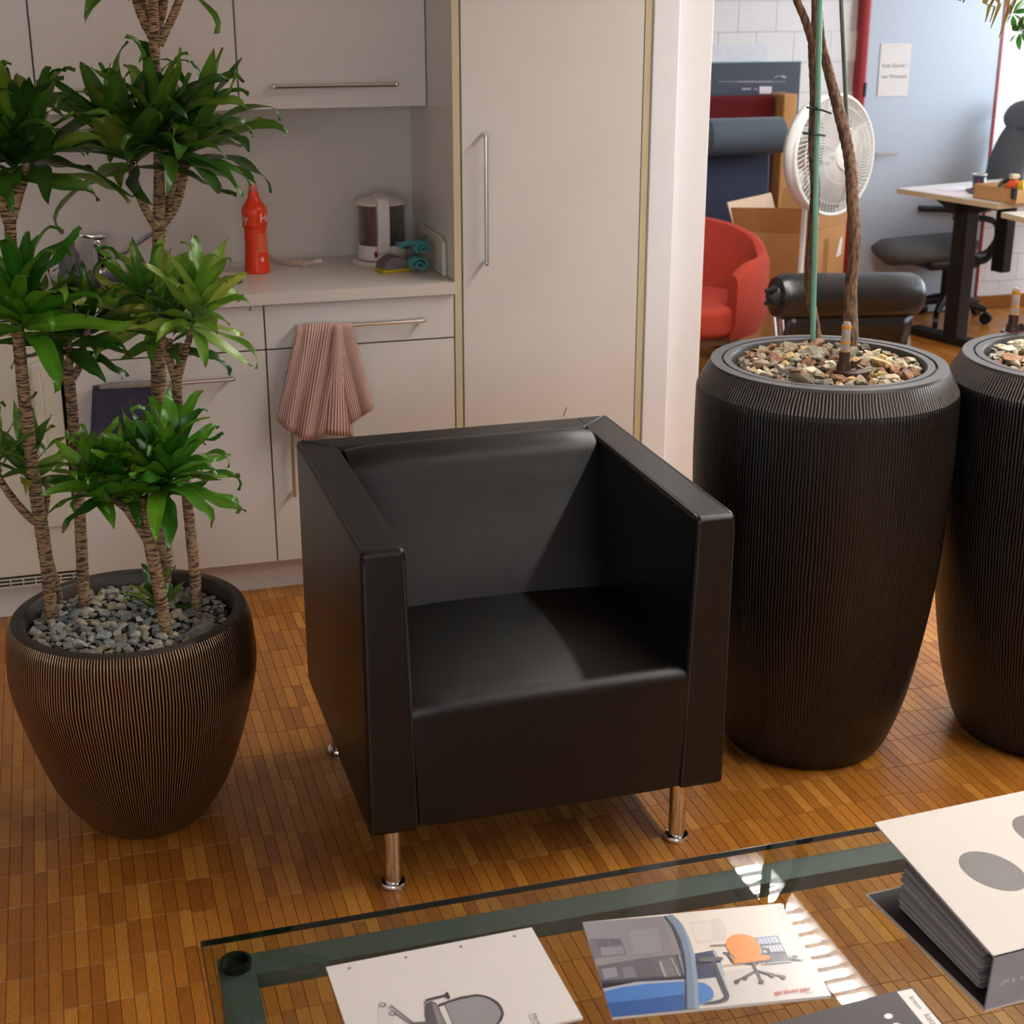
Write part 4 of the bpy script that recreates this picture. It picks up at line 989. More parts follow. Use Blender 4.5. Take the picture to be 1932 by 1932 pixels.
def on_px(z):          # print given in picture pixels, laid on the plane z
    def make(base, sc, ox, oy, ang=0):
        b = Vector(base)
        def f(p, k):
            q = atz(ox+p[0]*sc, oy+p[1]*sc, z+0.0004+k)
            return q-b
        return f
    return make
PAPER = mat('white_paper', S(222, 216, 213), 0.55, var=0.01)
def paper_stack(name, label, cat, corners_px, z0, thick, m=PAPER):
    P = [atz(x, y, z0+thick) for x, y in corners_px]; c = sum(P, Vector())/len(P); c.z = z0
    t = thing(name, label, cat, tuple(c))
    MB().prism([p-c-Vector((0, 0, thick)) for p in P], (0, 0, thick)).build('pages', m, t)
    return t, c
def px_text(txt, name, p0, p1, z, m, t, rgb=None):
    a, b = atz(*p0, z), atz(*p1, z); d = b-a; L = d.length; d.normalize(); n = Vector((0, 0, 1)).cross(d)
    me = text_mesh(txt, L); o = link(name, me, m, t)
    o.matrix_local = Matrix.Translation(a-Vector(t.location)) @ Matrix((d, n, Vector((0, 0, 1)))).transposed().to_4x4()
# ---- white catalogue with punched holes
TLp, TRp = (615, 1824), (1003, 1749)
tl, tr_ = atz(*TLp, ZG+.004), atz(*TRp, ZG+.004); ex = (tr_-tl).normalized(); ey = Vector((ex.y, -ex.x, 0))
def Wc(u, v, z): return tl+ex*u+ey*v+Vector((0, 0, z))
LW, LH = (tr_-tl).length, 0.212
c = Wc(LW/2, LH/2, 0); c.z = ZG+.0003
t = thing('catalogue', 'white catalogue with punched holes and a swivel chair print', 'catalogue', tuple(c))
# page built as a band with holes left open along the punched edge
hy, hr = 0.0125, 0.0029
hs = [LW/2+(i-1.5)*0.0805 for i in range(4)]
mb = MB()
def slab(u0, u1, v0, v1): mb.prism([Wc(u0, v0, -.004)-c, Wc(u1, v0, -.004)-c, Wc(u1, v1, -.004)-c, Wc(u0, v1, -.004)-c], (0, 0, .0037))
mb2 = []
def cellhole(u):
    s = 0.009; n = 16; q = [2*PI*i/n for i in range(n)]
    def sq(a):
        m_ = max(abs(math.cos(a)), abs(math.sin(a))); return u+s*math.cos(a)/m_, hy+s*math.sin(a)/m_
    for i in range(n):
        a, b = q[i], q[(i+1) % n]
        (x0, y0), (x1, y1) = sq(a), sq(b)
        mb.prism([Wc(u+hr*math.cos(a), hy+hr*math.sin(a), -.004)-c, Wc(x0, y0, -.004)-c, Wc(x1, y1, -.004)-c, Wc(u+hr*math.cos(b), hy+hr*math.sin(b), -.004)-c], (0, 0, .0037))
prev = 0
slab(0, LW, 0, hy-.009); slab(0, LW, hy+.009, LH)
for u in hs:
    slab(prev, u-.009, hy-.009, hy+.009); cellhole(u); prev = u+.009
slab(prev, LW, hy-.009, hy+.009)
mb.build('pages', PAPER, t)
G = lambda v: S(v, v, v)
z2 = ZG+.0042; sc = .2692; f = on_px(z2-.0004)(c, sc, 600, 1700)
DK, MG, LG_ = S(70, 66, 68), S(150, 148, 150), S(196, 192, 192)
sheetp = [([(420, 740), (470, 745), (540, 800), (520, 880), (425, 880)], S(214, 208, 206)),
  (bar(500, 735, 660, 862, 34), S(176, 172, 172)), (bar(512, 735, 672, 858, 8), S(96, 92, 92)), (bar(545, 790, 660, 862, 10), S(120, 116, 116)),
  (disc(452, 727, 26, 17), DK), (disc(450, 726, 19, 12), LG_), (disc(520, 787, 26, 16), DK), (disc(518, 787, 18, 11), LG_),
  ([(640, 850), (760, 843), (760, 900), (640, 900)], S(110, 106, 108)),
  ([(840, 725), (920, 695), (1000, 670), (1110, 652), (1170, 660), (1220, 680), (1265, 710), (1290, 745), (1305, 790), (1290, 835), (1250, 880), (1200, 900), (900, 900)], DK),
  ([(890, 722), (1000, 688), (1110, 668), (1165, 675), (1210, 695), (1250, 725), (1272, 755), (1284, 790), (1265, 838), (1235, 880), (1180, 900), (960, 900)], MG),
  ([(848, 742), (888, 728), (960, 900), (905, 900)], S(222, 216, 214)), (bar(888, 728, 960, 900, 6), DK),
  ([(760, 712), (795, 703), (828, 714), (845, 745), (920, 900), (775, 900), (750, 800), (748, 745)], S(96, 92, 96)),
  ([(800, 720), (828, 724), (910, 900), (850, 900)], S(140, 136, 138)),
  (bar(755, 695, 890, 660, 14), DK), ([(888, 650), (900, 636), (912, 640), (928, 680), (915, 684), (890, 668)], DK), (bar(748, 700, 752, 725, 8), S(120, 118, 118))]
print_obj('printed_chair', sheetp, t, f)
INKG = mat('grey_ink', S(120, 112, 112), 0.6)
px_text('Marva N', 'printed_title', (600+1494*sc, 1700+795*sc), (600+1560*sc, 1700+905*sc), z2, INKG, t)
px_text('Design bywork', 'printed_title', (600+1470*sc, 1700+800*sc), (600+1530*sc, 1700+895*sc), z2, INKG, t)

# ---- glossy brochure
cor = [(1099, 1740), (1474, 1704), (1568, 1878), (1155, 1919)]
t, c = paper_stack('brochure', 'glossy brochure with an orange swivel chair on its cover', 'brochure', cor, ZG+.0003, .0045)
z2 = ZG+.0003+.0045; f = on_px(z2-.0003)(c, .2536, 1090, 1690)
CR, BLU, NVY, STB = S(226, 216, 206), S(70, 122, 190), S(48, 54, 92), S(112, 130, 152)
pol = [([(36, 198), (1515, 57), (1885, 740), (258, 905)], CR),
  ([(890, 610), (1100, 560), (1590, 482), (1690, 475), (1885, 740), (905, 835)], S(206, 200, 196)),
  ([(830, 200), (1060, 165), (1110, 250), (1100, 330), (880, 360)], S(214, 204, 194)), ([(845, 215), (985, 195), (1010, 320), (890, 340)], S(222, 213, 203)),
  ([(1480, 75), (1515, 57), (1885, 740), (1740, 540), (1620, 420)], S(212, 203, 194)),
  ([(36, 198), (640, 150), (720, 260), (780, 400), (800, 600), (190, 690)], S(150, 146, 150)),
  ([(80, 318), (320, 318), (365, 440), (115, 470)], S(98, 94, 112)), ([(130, 330), (215, 320), (230, 380), (150, 390)], S(70, 68, 88)), ([(230, 322), (310, 322), (325, 360), (245, 365)], S(74, 72, 92)), ([(170, 385), (330, 375), (350, 430), (180, 445)], S(150, 146, 156)),
  ([(380, 260), (600, 240), (620, 420), (420, 430)], S(166, 160, 162)),
  ([(140, 520), (500, 462), (785, 430), (800, 630), (185, 690)], S(66, 66, 76)), ([(180, 545), (280, 530), (300, 600), (200, 620)], S(146, 144, 158)), ([(330, 535), (410, 525), (440, 600), (350, 612)], S(120, 118, 132)), ([(440, 545), (570, 540), (590, 605), (450, 610)], S(48, 48, 56)),
  ([(590, 470), (690, 455), (740, 600), (650, 610)], S(100, 100, 108)), ([(600, 490), (620, 488), (660, 600), (645, 602)], S(190, 188, 192)), ([(690, 460), (700, 458), (765, 595), (755, 598)], S(190, 188, 192)),
  ([(150, 530), (780, 440), (780, 452), (155, 545)], S(40, 38, 40)), ([(185, 655), (790, 600), (790, 622), (188, 690)], S(34, 34, 38)), ([(190, 690), (440, 640), (790, 622), (790, 660), (200, 720)], S(170, 174, 186)),
  ([(870, 430), (1010, 405), (1060, 470), (1090, 600), (890, 622)], NVY), ([(1005, 410), (1025, 408), (1100, 590), (1085, 600)], S(170, 176, 190)), ([(870, 500), (1060, 480), (1065, 495), (875, 518)], S(30, 34, 60)),
  ([(195, 712), (330, 680), (520, 655), (800, 637), (800, 800), (800, 848), (258, 902)], BLU), ([(215, 800), (480, 770), (800, 730), (800, 848), (258, 902)], S(46, 88, 150)),
  ([(890, 642), (940, 648), (985, 675), (1010, 712), (1012, 750), (985, 778), (905, 810)], BLU),
  ([(640, 152), (700, 138), (750, 180), (800, 250), (840, 340), (870, 450), (888, 580), (900, 720), (905, 832), (806, 846), (806, 700), (800, 560), (780, 430), (745, 310), (700, 220)], STB),
  ([(640, 152), (655, 150), (715, 220), (765, 320), (795, 430), (810, 560), (815, 846), (800, 847), (795, 600), (770, 430), (730, 310), (690, 220)], S(52, 56, 68)),
  ([(770, 200), (800, 250), (840, 340), (870, 450), (888, 580), (900, 832), (870, 836), (860, 600), (835, 420), (800, 300)], S(136, 154, 176)),
  ([(888, 470), (920, 458), (1000, 452), (1075, 456), (1085, 470), (1060, 485), (950, 492), (900, 488)], S(92, 84, 92)), ([(985, 490), (1030, 488), (1060, 560), (1130, 740), (1100, 765), (1045, 640)], S(60, 60, 68)), ([(1030, 500), (1050, 498), (1120, 690), (1110, 700)], S(170, 172, 178)), ([(1130, 740), (1120, 775), (1060, 797), (920, 812), (960, 795), (1060, 770), (1095, 745)], S(66, 66, 74)),
  ([(1320, 312), (1485, 295), (1545, 415), (1370, 428)], S(120, 130, 160)), ([(1335, 320), (1480, 304), (1500, 350), (1350, 366)], S(196, 204, 222)), ([(1372, 376), (1515, 360), (1540, 410), (1385, 425)], S(200, 206, 222)), ([(1350, 362), (1512, 348), (1516, 362), (1356, 374)], S(60, 66, 92))]
for i in range(6): pol += [(bar(1345+i*27, 322-i*3, 1368+i*27, 362-i*3, 5), S(84, 96, 138)), (bar(1390+i*25, 378-i*3, 1412+i*25, 424-i*2.6, 4), S(40, 44, 70))]
pol += [([(1365, 435), (1548, 420), (1588, 486), (1368, 506)], S(58, 62, 74)), (bar(1365, 508, 1590, 488, 6), S(220, 220, 220)),
  (bar(985, 370, 1105, 364, 8), S(110, 80, 80)), ([(1100, 425), (1120, 420), (1160, 490), (1150, 500)], S(50, 48, 50)), (bar(1080, 425, 1125, 424, 12), S(60, 56, 58)), ([(1370, 385), (1425, 392), (1440, 470), (1425, 470), (1410, 405), (1372, 402)], S(50, 50, 54)),
  ([(1100, 352), (1115, 318), (1150, 294), (1205, 284), (1262, 290), (1310, 312), (1345, 350), (1365, 395), (1370, 440), (1280, 450), (1170, 462), (1140, 430), (1112, 395)], S(226, 142, 30)),
  ([(1155, 466), (1290, 448), (1415, 440), (1432, 455), (1428, 470), (1300, 490), (1170, 500), (1155, 488)], S(232, 140, 28)), ([(1155, 488), (1170, 500), (1300, 490), (1428, 470), (1426, 478), (1300, 500), (1168, 508)], S(160, 90, 16)),
  ([(1240, 500), (1350, 490), (1340, 505), (1250, 510)], S(60, 58, 58)), (bar(1305, 505, 1328, 555, 16), DK), (bar(1328, 556, 1185, 632, 13), DK), (bar(1328, 556, 1245, 605, 9), DK), (bar(1330, 556, 1366, 632, 17), DK), (bar(1330, 556, 1445, 588, 9), DK), (bar(1330, 556, 1530, 598, 11), DK),
  (disc(1183, 638, 20, 15), S(48, 46, 48)), (disc(1248, 611, 18, 13), S(58, 56, 58)), (disc(1365, 637, 22, 15), S(48, 46, 48)), (disc(1443, 592, 18, 13), S(58, 56, 58)), (disc(1530, 604, 20, 14), S(48, 46, 48)),
  (bar(1590, 470, 1680, 478, 6), S(60, 58, 58)), (disc(1615, 455, 24, 16), S(70, 66, 66)), (bar(1575, 445, 1585, 480, 12), S(60, 58, 58)), (bar(1075, 520, 1210, 508, 5), S(168, 120, 110))]
# woven screen lines of the chair back, laid under the seat and the arch
def arch_x(y): return float(np.interp(y, (150, 220, 310, 430, 560, 640), (636, 690, 735, 775, 794, 796)))
ln = []
for i in range(63):
    x = 44+i*12; y = 199-(x-36)*0.079 if x < 640 else 150+(x-640)*1.6
    q = [(x, y)]
    while q[-1][1] < 640-(q[-1][0]-190)*.07 and q[-1][0] < arch_x(q[-1][1]): q.append((q[-1][0]+4.7, q[-1][1]+15))
    if len(q) > 2: ln.append((bar(*q[0], *q[-2], 4), S(158, 154, 160)))
k_ = next(i for i, p in enumerate(pol) if p[1] == BLU); pol = pol[:k_]+ln+pol[k_:]
print_obj('cover_print', pol, t, f, 0.22, 0.000012)
px_text('girsberger', 'cover_title', (1090+1465*.2536, 1690+737*.2536), (1090+1742*.2536, 1690+702*.2536), z2+.0012, mat('red_ink', S(206, 66, 48), 0.4), t)
px_text('office', 'cover_title', (1090+1695*.2536, 1690+731*.2536), (1090+1758*.2536, 1690+722*.2536), z2+.0012, INKG, t)

# ---- dark brochure at the bottom edge
cor = [(1430, 1938), (1696, 1868), (1722, 1862), (1800, 1962), (1600, 2010)]
t, c = paper_stack('dark_brochure', 'dark brochure with a white strip at the bottom picture edge', 'brochure', cor, ZG+.0003, .003, mat('anthracite_cover', S(70, 64, 66), 0.5))
z2 = ZG+.0033; f = on_px(z2-.0003)(c, .234, 1600, 1480)
print_obj('cover_print', [([(395, 1672), (512, 1646), (860, 2060), (735, 2090)], S(228, 220, 216)), (disc(326, 1868, 35, 22), S(230, 224, 222)), (disc(388, 1945, 36, 22), S(230, 224, 222)), (disc(452, 2020, 36, 22), S(230, 224, 222))], t, f)
for w_, a_, b_2 in (('kreon', (488, 1716), (570, 1812)), ('katalog', (606, 1858), (735, 2010))):
    px_text(w_, 'cover_title', (1600+a_[0]*.234, 1480+a_[1]*.234), (1600+b_2[0]*.234, 1480+b_2[1]*.234), z2+.0003, mat('dark_ink', S(80, 74, 74), 0.6), t)

# ---- ring binder
zb, ztop = ZG+.0003, 0.503
bt = [atz(1632, 1687, zb+.003), None, None, atz(1858, 1906, zb+.003)]
p_tl, p_bl = atz(1650, 1552, ztop), atz(1877, 1806, ztop)
p_tr = p_tl+(atz(1932, 1492, ztop)-p_tl).normalized()*.33; p_br = p_bl+(atz(1932, 1791, ztop)-p_bl).normalized()*.33
p_br = p_bl+(p_tr-p_tl)
c = (p_tl+p_tr+p_bl+p_br)/4; c.z = zb
t = thing('ring_binder', 'thick white ring binder with grey dots on the glass table', 'binder', tuple(c))
COV = mat('binder_card', S(208, 201, 192), 0.5, var=0.01); INS = mat('binder_inside', S(44, 38, 38), 0.5)
dx = (p_tr-p_tl).normalized()
b_tl = bt[0]; b_bl = bt[3]; b_tr = b_tl+dx*.36; b_br = b_bl+dx*.36
off = lambda P: [p-c for p in P]
dn = Vector((0, 0, -.0028))
MB().prism(off([p_tl, p_tr, p_br, p_bl]), dn).build('top_cover', COV, t)
MB().prism(off([b_tl, b_tr, b_br, b_bl]), dn).build('bottom_cover', COV, t)
ins = Vector((.004, .002, .0003)); MB().prism(off([b_tl+Vector((.004, -.004, .0002)), b_tr+Vector((0, -.004, .0002)), b_br+Vector((0, .004, .0002)), b_bl+Vector((.003, .004, .0002))]), (0, 0, .0004)).build('inner_lining', INS, t)
sp_m = mat('binder_spine', S(150, 152, 160), 0.35)
MB().prism(off([p_bl, p_br, b_br, b_bl+Vector((0, 0, -.0028))]), Vector((0, .003, 0))).build('spine', sp_m, t)
GD = mat('grey_dot_ink', S(112, 106, 104), 0.5)
fz = on_px(ztop)(c, 1, 0, 0)
def ell_world(px, py, rx, ry, rot):  # oval on the cover
    a = atz(px, py, ztop); return [(a+Vector((rx*math.cos(q)*math.cos(rot)-ry*math.sin(q)*math.sin(rot), rx*math.cos(q)*math.sin(rot)+ry*math.sin(q)*math.cos(rot), .0003)))-c for q in [2*PI*i/40 for i in range(40)]]
MB().prism(ell_world(1873, 1643, .040, .054, math.radians(12)), (0, 0, .0002)).build('cover_dot', GD, t)
MB().prism(ell_world(1972, 1572, .040, .054, math.radians(12)), (0, 0, .0002)).build('cover_dot', GD, t)
# page stack, each bundle slightly shifted
rnd = random.Random(4); PG = [mat('page_a', S(176, 172, 172), 0.7), mat('page_b', S(140, 136, 138), 0.7), mat('page_c', S(196, 190, 182), 0.7), mat('page_d', S(158, 156, 162), 0.7)]
zz = zb+.008; n = 0
while zz < ztop-.006:
    th = rnd.choice((.0007, .0012, .0016, .0022)); f_ = (zz-zb)/(ztop-zb)
    lf = b_tl.lerp(p_tl, f_); lb = b_bl.lerp(p_bl, f_); j = rnd.uniform(-.003, .004)
    sag = .010*(1-f_)
    ya = .062+rnd.uniform(-.004, .004); a0 = lf.lerp(lb, ya/.33)+dx*(.022+j); a1 = lf.lerp(lb, .87+rnd.uniform(-.02, .02))+dx*(.016+j*.5)
    a0.z = zz+sag*.0; a1.z = zz
    MB().prism(off([a0, a0+dx*.27, a1+dx*.27, a1]), (0, 0, th)).build('page_bundle', PG[n % 4 if rnd.random() < .6 else rnd.randrange(4)], t)
    zz += th+rnd.choice((.0003, .0004, .0005, .0016)); n += 1
q = b_bl.lerp(b_tl, .06)+dx*.035
MB().tube([(q-c)+Vector((0, .0, .008)), (q-c)+Vector((.02, .004, .016)), (q-c)+Vector((.034, .0, .008))], .004, 10).build('ring_clip', CHROME, t, True)
a, b = aty(1886, 1876, p_bl.y-.0008), aty(1950, 1862, p_bl.y-.0008)
me = text_mesh('suo', .062); o = link('spine_lettering', me, mat('pale_spine_ink', S(186, 188, 196), 0.4), t)
o.matrix_local = Matrix.Translation(a-c) @ Matrix((dx, Vector((0, 0, 1)), dx.cross(Vector((0, 0, 1))))).transposed().to_4x4()
# ================================================================== OFFICE BEHIND
Zp = atz
def rel(P, b): return [Vector(p)-Vector(b) for p in P]
# ---- wall items
p = aty(1512, 117, YF-.02); zt_ = p.z
t = thing('notice_board', 'dark grey notice board on the white block wall', 'board', (p.x, YF-.006, .7))
MB().box(-.85, 0, -.014, 0, 0, zt_-.7).build('panel', mat('slate_panel', S(74, 82, 96), .45, var=.04), t, bevel=.003)
MB().box(-.85, 0.002, -.016, 0.0, zt_-.7, zt_-.697).build('top_trim', mat('teal_trim', S(90, 150, 150), .4), t)
fb = lambda q, k: aty(q[0], q[1], YF-.0215-k)-Vector(t.location)
po = [(disc(1357+i*4.45, 154, 1.5, 1.5, 10), S(150, 150, 160) if i < 8 or i > 22 else S(206, 196, 204)) for i in range(29)]
po += [([(1433, 163), (1456, 163), (1456, 177), (1433, 177)], S(238, 226, 230)), ([(1400, 166), (1417, 166), (1417, 169), (1400, 170)], S(170, 172, 182)), ([(1422, 166), (1430, 166), (1430, 171), (1422, 171)], S(130, 130, 144)), ([(1459, 147), (1469, 141), (1470, 143), (1462, 148)], S(150, 162, 170)), ([(1473, 142), (1483, 144), (1482, 148), (1473, 145)], S(186, 190, 198)), (disc(1486, 154, 2.2), S(46, 56, 62))]
print_obj('board_markings', po, t, fb, .5, .00004)
a, b = aty(1320, 84, YF-.006), aty(1446, 115, YF-.006)
t = tag(MB().box(a.x, b.x, YF-.008, YF-.0055, b.z, a.z).build('wall_poster', mat('pale_poster', S(226, 232, 240), .5)), 'pale blank paper sheet taped above the dark notice board', 'poster')
a, b = aty(1663, 82, YF-.034), aty(1712, 181, YF-.034)
t = thing('door_sign', 'white paper sign with two lines of text on the blue-grey door', 'sign', (a.x, YF-.032, b.z))
SW_, SH_ = b.x-a.x, a.z-b.z
MB().box(0, SW_, -.0015, 0, 0, SH_).build('sheet', PAPER, t)
for txt, zz, x0, wdt in (('Kein Zutritt !', .55, .10, .80), ('nur Personal', .345, .10, .80)):
    me = text_mesh(txt, SW_*wdt); o = link('sign_text', me, mat('sign_ink', S(92, 94, 106), .6), t)
    o.matrix_local = Matrix.Translation((SW_*x0, -.0021, SH_*zz)) @ Matrix.Rotation(PI/2, 4, 'X')
MB().box(SW_*.28, SW_*.72, -.0019, -.0016, SH_*.935, SH_*.95).build('sign_text', mat('faint_ink', S(196, 194, 192), .6), t)

# ---- red high-back chair with wooden posts
REDF = mat('dark_red_fabric', S(98, 16, 20), .95, var=.1, scale=40, bump=.3, bscale=300)
OAK = mat('beech_wood', S(196, 146, 90), .4, var=.08, scale=25)
t = thing('high_back_chair', 'dark red high-back chair with wooden posts by the notice board', 'chair', (3.135, 7.04, 0))
MB().box(-.36, .335, -.03, .05, .42, 1.175).build('backrest', REDF, t, bevel=.02, segs=3)
for x in (-.40, .34): MB().box(x, x+.075, -.10, .06, 0, 1.185).build('post', OAK, t, bevel=.008)
MB().box(-.325, .335, -.36, -.04, .34, .46).build('seat', REDF, t, bevel=.03, segs=3)
for x in (-.40, .34): MB().box(x, x+.06, -.38, -.32, 0, .46).build('leg', OAK, t, bevel=.005)
for x in (-.40, .34): MB().box(x, x+.06, -.32, -.10, .40, .46).build('side_rail', OAK, t, bevel=.005)

# ---- black executive chair with a rolled headrest
BLF = mat('black_fabric_sky_tint', S(44, 50, 72), .8, var=.05)  # black cloth; the blue is sky reflection painted into the colour
HRM = mat('black_leather_sky_sheen', S(78, 92, 104), .3, bump=.06)  # black leather with the bluish sky sheen put into its base colour
t = thing('lounge_chair', 'black high-back chair with a rolled leather headrest', 'chair', (3.12, 6.56, 0))
zc_ = aty(1412, 257, 6.46).z
xl, xr = aty(1352, 257, 6.46).x-3.12-.06, aty(1475, 257, 6.46).x-3.12
MB().tube([(xl, -.10, zc_), (xl+.012, -.10, zc_), (xr-.012, -.10, zc_), (xr, -.10, zc_)], [.068, .084, .084, .066], 28).build('headrest', HRM, t, True)
MB().prism([(0, -.03, zc_+.02), (0, .04, zc_+.05), (0, .02, .45), (0, -.06, .42)], (xr-xl-.03, 0, 0)).build('backrest', BLF, t, bevel=.02, segs=3).location = (xl+.015, 0, 0)
MB().box(xl, xr, -.22, -.02, .36, .46).build('seat', BLF, t, bevel=.03, segs=3)
MB().tube([(-.0, -.05, .06), (0, -.05, .36)], .03, 14).build('column', CHROME, t, True)
for k in range(5):
    q = k*2*PI/5; MB().tube([(0, -.05, .07), (.15*math.cos(q), -.05+.15*math.sin(q), .04)], [.025, .016], 8).build('base_arm', BLACKP, t, True)

# ---- orange tub chair
ORG = mat('orange_felt', S(162, 54, 36), .95, var=.05, scale=50, bump=.25, bscale=400)
t = thing('tub_chair', 'orange-red felt tub chair beside the white wall end', 'chair', (2.47, 5.72, 0), math.radians(-14))
rows = []; nA = 40
for i in range(nA+1):
    q = math.radians(-62)+(math.radians(304))*i/nA          # opening towards -y
    bk = max(0, math.sin(q)); top = .66+.105*bk**.8
    e = min(i, nA-i)/nA; top -= .05*max(0, 1-e*14)**2
    ro, ri = .335, .275; tilt = .03*bk
    cq, sq = math.cos(q), math.sin(q)
    sec = [(ro-.03, .35), (ro, .42), (ro+tilt, top-.03), (ro-.010+tilt, top-.006), (ro-.03+tilt, top), (ri+.010+tilt, top-.006), (ri+tilt, top-.03), (ri, .45), (ri-.02, .35)]
    rows.append([(r*cq, r*sq*.95, z) for r, z in sec])
mb = MB().grid(rows); k = len(rows[0])
mb.f.append(tuple(range(k))); mb.f.append(tuple(range(nA*k, nA*k+k))[::-1])
mb.f += [(i*k, (i+1)*k, (i+1)*k+k-1, i*k+k-1) for i in range(nA)]
mb.build('shell', ORG, t, True, 50)
pts = [(.27*math.cos(q), .26*math.sin(q)) for q in [2*PI*i/28 for i in range(28)]]
pts = [(x*(1 if y > 0 else 1.0), y if y > -.1 else y*1.18) for x, y in pts]
MB().prism([(x, y, .36) for x, y in pts], (0, 0, .12)).build('seat', ORG, t, bevel=.03, segs=4)
MB().prism([(x*.9, y*.9, .325) for x, y in pts], (0, 0, .034)).build('seat_base', mat('walnut_ply', S(96, 62, 40), .5), t)
MB().tube([(0, 0, .03), (0, 0, .325)], .028, 14).build('column', CHROME, t, True)
for k_ in range(4):
    q = PI/4+k_*PI/2; MB().tube([(0, 0, .05), (.29*math.cos(q), .29*math.sin(q), .018)], [.022, .015], 10).build('base_arm', CHROME, t, True)

# ---- cardboard box
CB = mat('cardboard', S(176, 128, 78), .85, var=.06, scale=12)
CBI = mat('cardboard_inside', S(206, 178, 150), .85)
c0, cl, cr_, cb_ = (Vector((3.13, 5.97, 0)), Vector((2.845, 6.075, 0)), Vector((3.45, 6.20, 0)), Vector((3.165, 6.305, 0)))
t = thing('cardboard_box', 'open cardboard box with raised flaps behind the fan', 'box', tuple(c0)); H_ = .67
def wall_(a, b, name, m, h0=0, h1=H_, lean=Vector()):
    a, b = a-c0, b-c0; nrm = (b-a).cross(Vector((0, 0, 1))).normalized()*.005
    P = [a+Vector((0, 0, h0)), b+Vector((0, 0, h0)), b+Vector((0, 0, h1))+lean, a+Vector((0, 0, h1))+lean]
    return MB().prism(P, nrm).build(name, m, t)
for n_, (a, b) in enumerate(((cl, c0), (c0, cr_), (cr_, cb_), (cb_, cl))): wall_(a, b, 'side', CB)
ol = (c0-cr_).normalized(); ori = (c0-cl).normalized()
wall_(cl, c0, 'flap', CB, H_+.001, H_+.115, ol*.055); wall_(c0, cr_, 'flap', CB, H_+.001, H_+.10, ori*.01)
wall_(cb_, cl, 'flap', CBI, H_+.001, H_+.13, -ori*.04); wall_(cr_, cb_, 'flap', CB, H_+.001, H_+.15, -ol*.03)
MB().prism(rel([cl, c0, cr_, cb_], c0), (0, 0, .006)).build('bottom', CB, t)
m_ = c0.lerp(cr_, .52); d_ = (cr_-c0).normalized(); nn = d_.cross(Vector((0, 0, 1))).normalized()
MB().prism([m_-c0-d_*.024+nn*.0055+Vector((0, 0, z)) for z in (.40, .62)]+[m_-c0+d_*.024+nn*.0055+Vector((0, 0, z)) for z in (.62, .40)], nn*.0006).build('tape_strip', mat('brown_tape', S(150, 104, 58), .3), t)
m_ = c0.lerp(cr_, .86)
MB().prism([m_-c0+d_*x+nn*.0055+Vector((0, 0, z)) for x, z in ((-.03, .52), (.0, .60), (.025, .61), (.02, .53))], nn*.0006).build('label', mat('white_plastic', S(225, 222, 215)), t)

# ---- pedestal fan
FW = mat('fan_white', S(226, 226, 222), .4)
ce = aty(1575, 293, 5.5)
t = thing('pedestal_fan', 'white pedestal fan with a round wire grille before the cardboard box', 'fan', (ce.x, ce.y, 0))
nh = Vector((.36, -.93, .05)).normalized(); sx_ = Vector((0, 0, 1)).cross(nh).normalized(); sy_ = nh.cross(sx_); RF = .232
cz = Vector((0, 0, ce.z))
def fp(r, q, d): return cz+sx_*(r*math.cos(q))+sy_*(r*math.sin(q))+nh*d
def ring(r, d, th, mb): return mb.tube([fp(r, 2*PI*i/48, d) for i in range(48)], th, 8, closed=True)
MB().tube([fp(RF, 2*PI*i/48, .0) for i in range(48)], .008, 8, closed=True).build('outer_ring', FW, t, True)
rows = [[fp(r, 2*PI*i/48, d) for i in range(49)] for r, d in ((RF+.002, .0), (RF+.002, -.045), (RF-.012, -.075))]
MB().grid(rows).build('cage_band', FW, t, True).modifiers.new('s', 'SOLIDIFY').thickness = .003
fg = MB()
for i in range(72):
    q = 2*PI*i/72; fg.tube([fp(.055+(RF-.058)*s, q+.5*s, .05*(1-s*s)) for s in (0, .25, .5, .75, 1)], .0016, 4, caps=False)
for r in (.11, .19): ring(r, .05*(1-(r/RF)**2), .002, fg)
fg.build('front_grille', FW, t, True)
bg = MB()
for i in range(60):
    q = 2*PI*i/60; bg.tube([fp(.06+(RF-.07)*s, q-.4*s, -.075-.02*(1-s)) for s in (0, .5, 1)], .0016, 4, caps=False)
bg.build('rear_grille', FW, t, True)
mb = MB()
mb.tube([fp(0, 0, .046), fp(0, 0, .058), fp(0, 0, .062)], [.058, .055, .03], 28); mb.build('hub_badge', FW, t, True)
BLD = mat('fan_blade', S(206, 208, 210), .25, trans=.35)
for k_ in range(3):
    rows = []
    for j in range(7):
        s = j/6; r = .03+s*.175; wdt = .25+.35*math.sin(PI*min(1, s*.9+.1))
        rows.append([fp(r, k_*2*PI/3+u*wdt+s*.35, -.02+.035*u) for u in (-1, -.5, 0, .5, 1)])
    MB().grid(rows).build('blade', BLD, t, True).modifiers.new('s', 'SOLIDIFY').thickness = .002
mb = MB().tube([cz-nh*.09, cz-nh*.10, cz-nh*.16, cz-nh*.20, cz-nh*.215], [.05, .065, .065, .05, .02], 24); mb.build('motor_housing', FW, t, True)
pb = cz-nh*.14
MB().tube([Vector((pb.x, pb.y, .02)), Vector((pb.x, pb.y, .55))], .014, 14).build('lower_pole', FW, t, True)
MB().tube([Vector((pb.x, pb.y, .55)), Vector((pb.x, pb.y, pb.z-.05))], .011, 14).build('upper_pole', FW, t, True)
MB().lathe([(0, 0), (.19, 0), (.19, .012), (.12, .03), (.03, .045), (0, .045)], 36, (pb.x, pb.y, 0)).build('foot', FW, t, True)

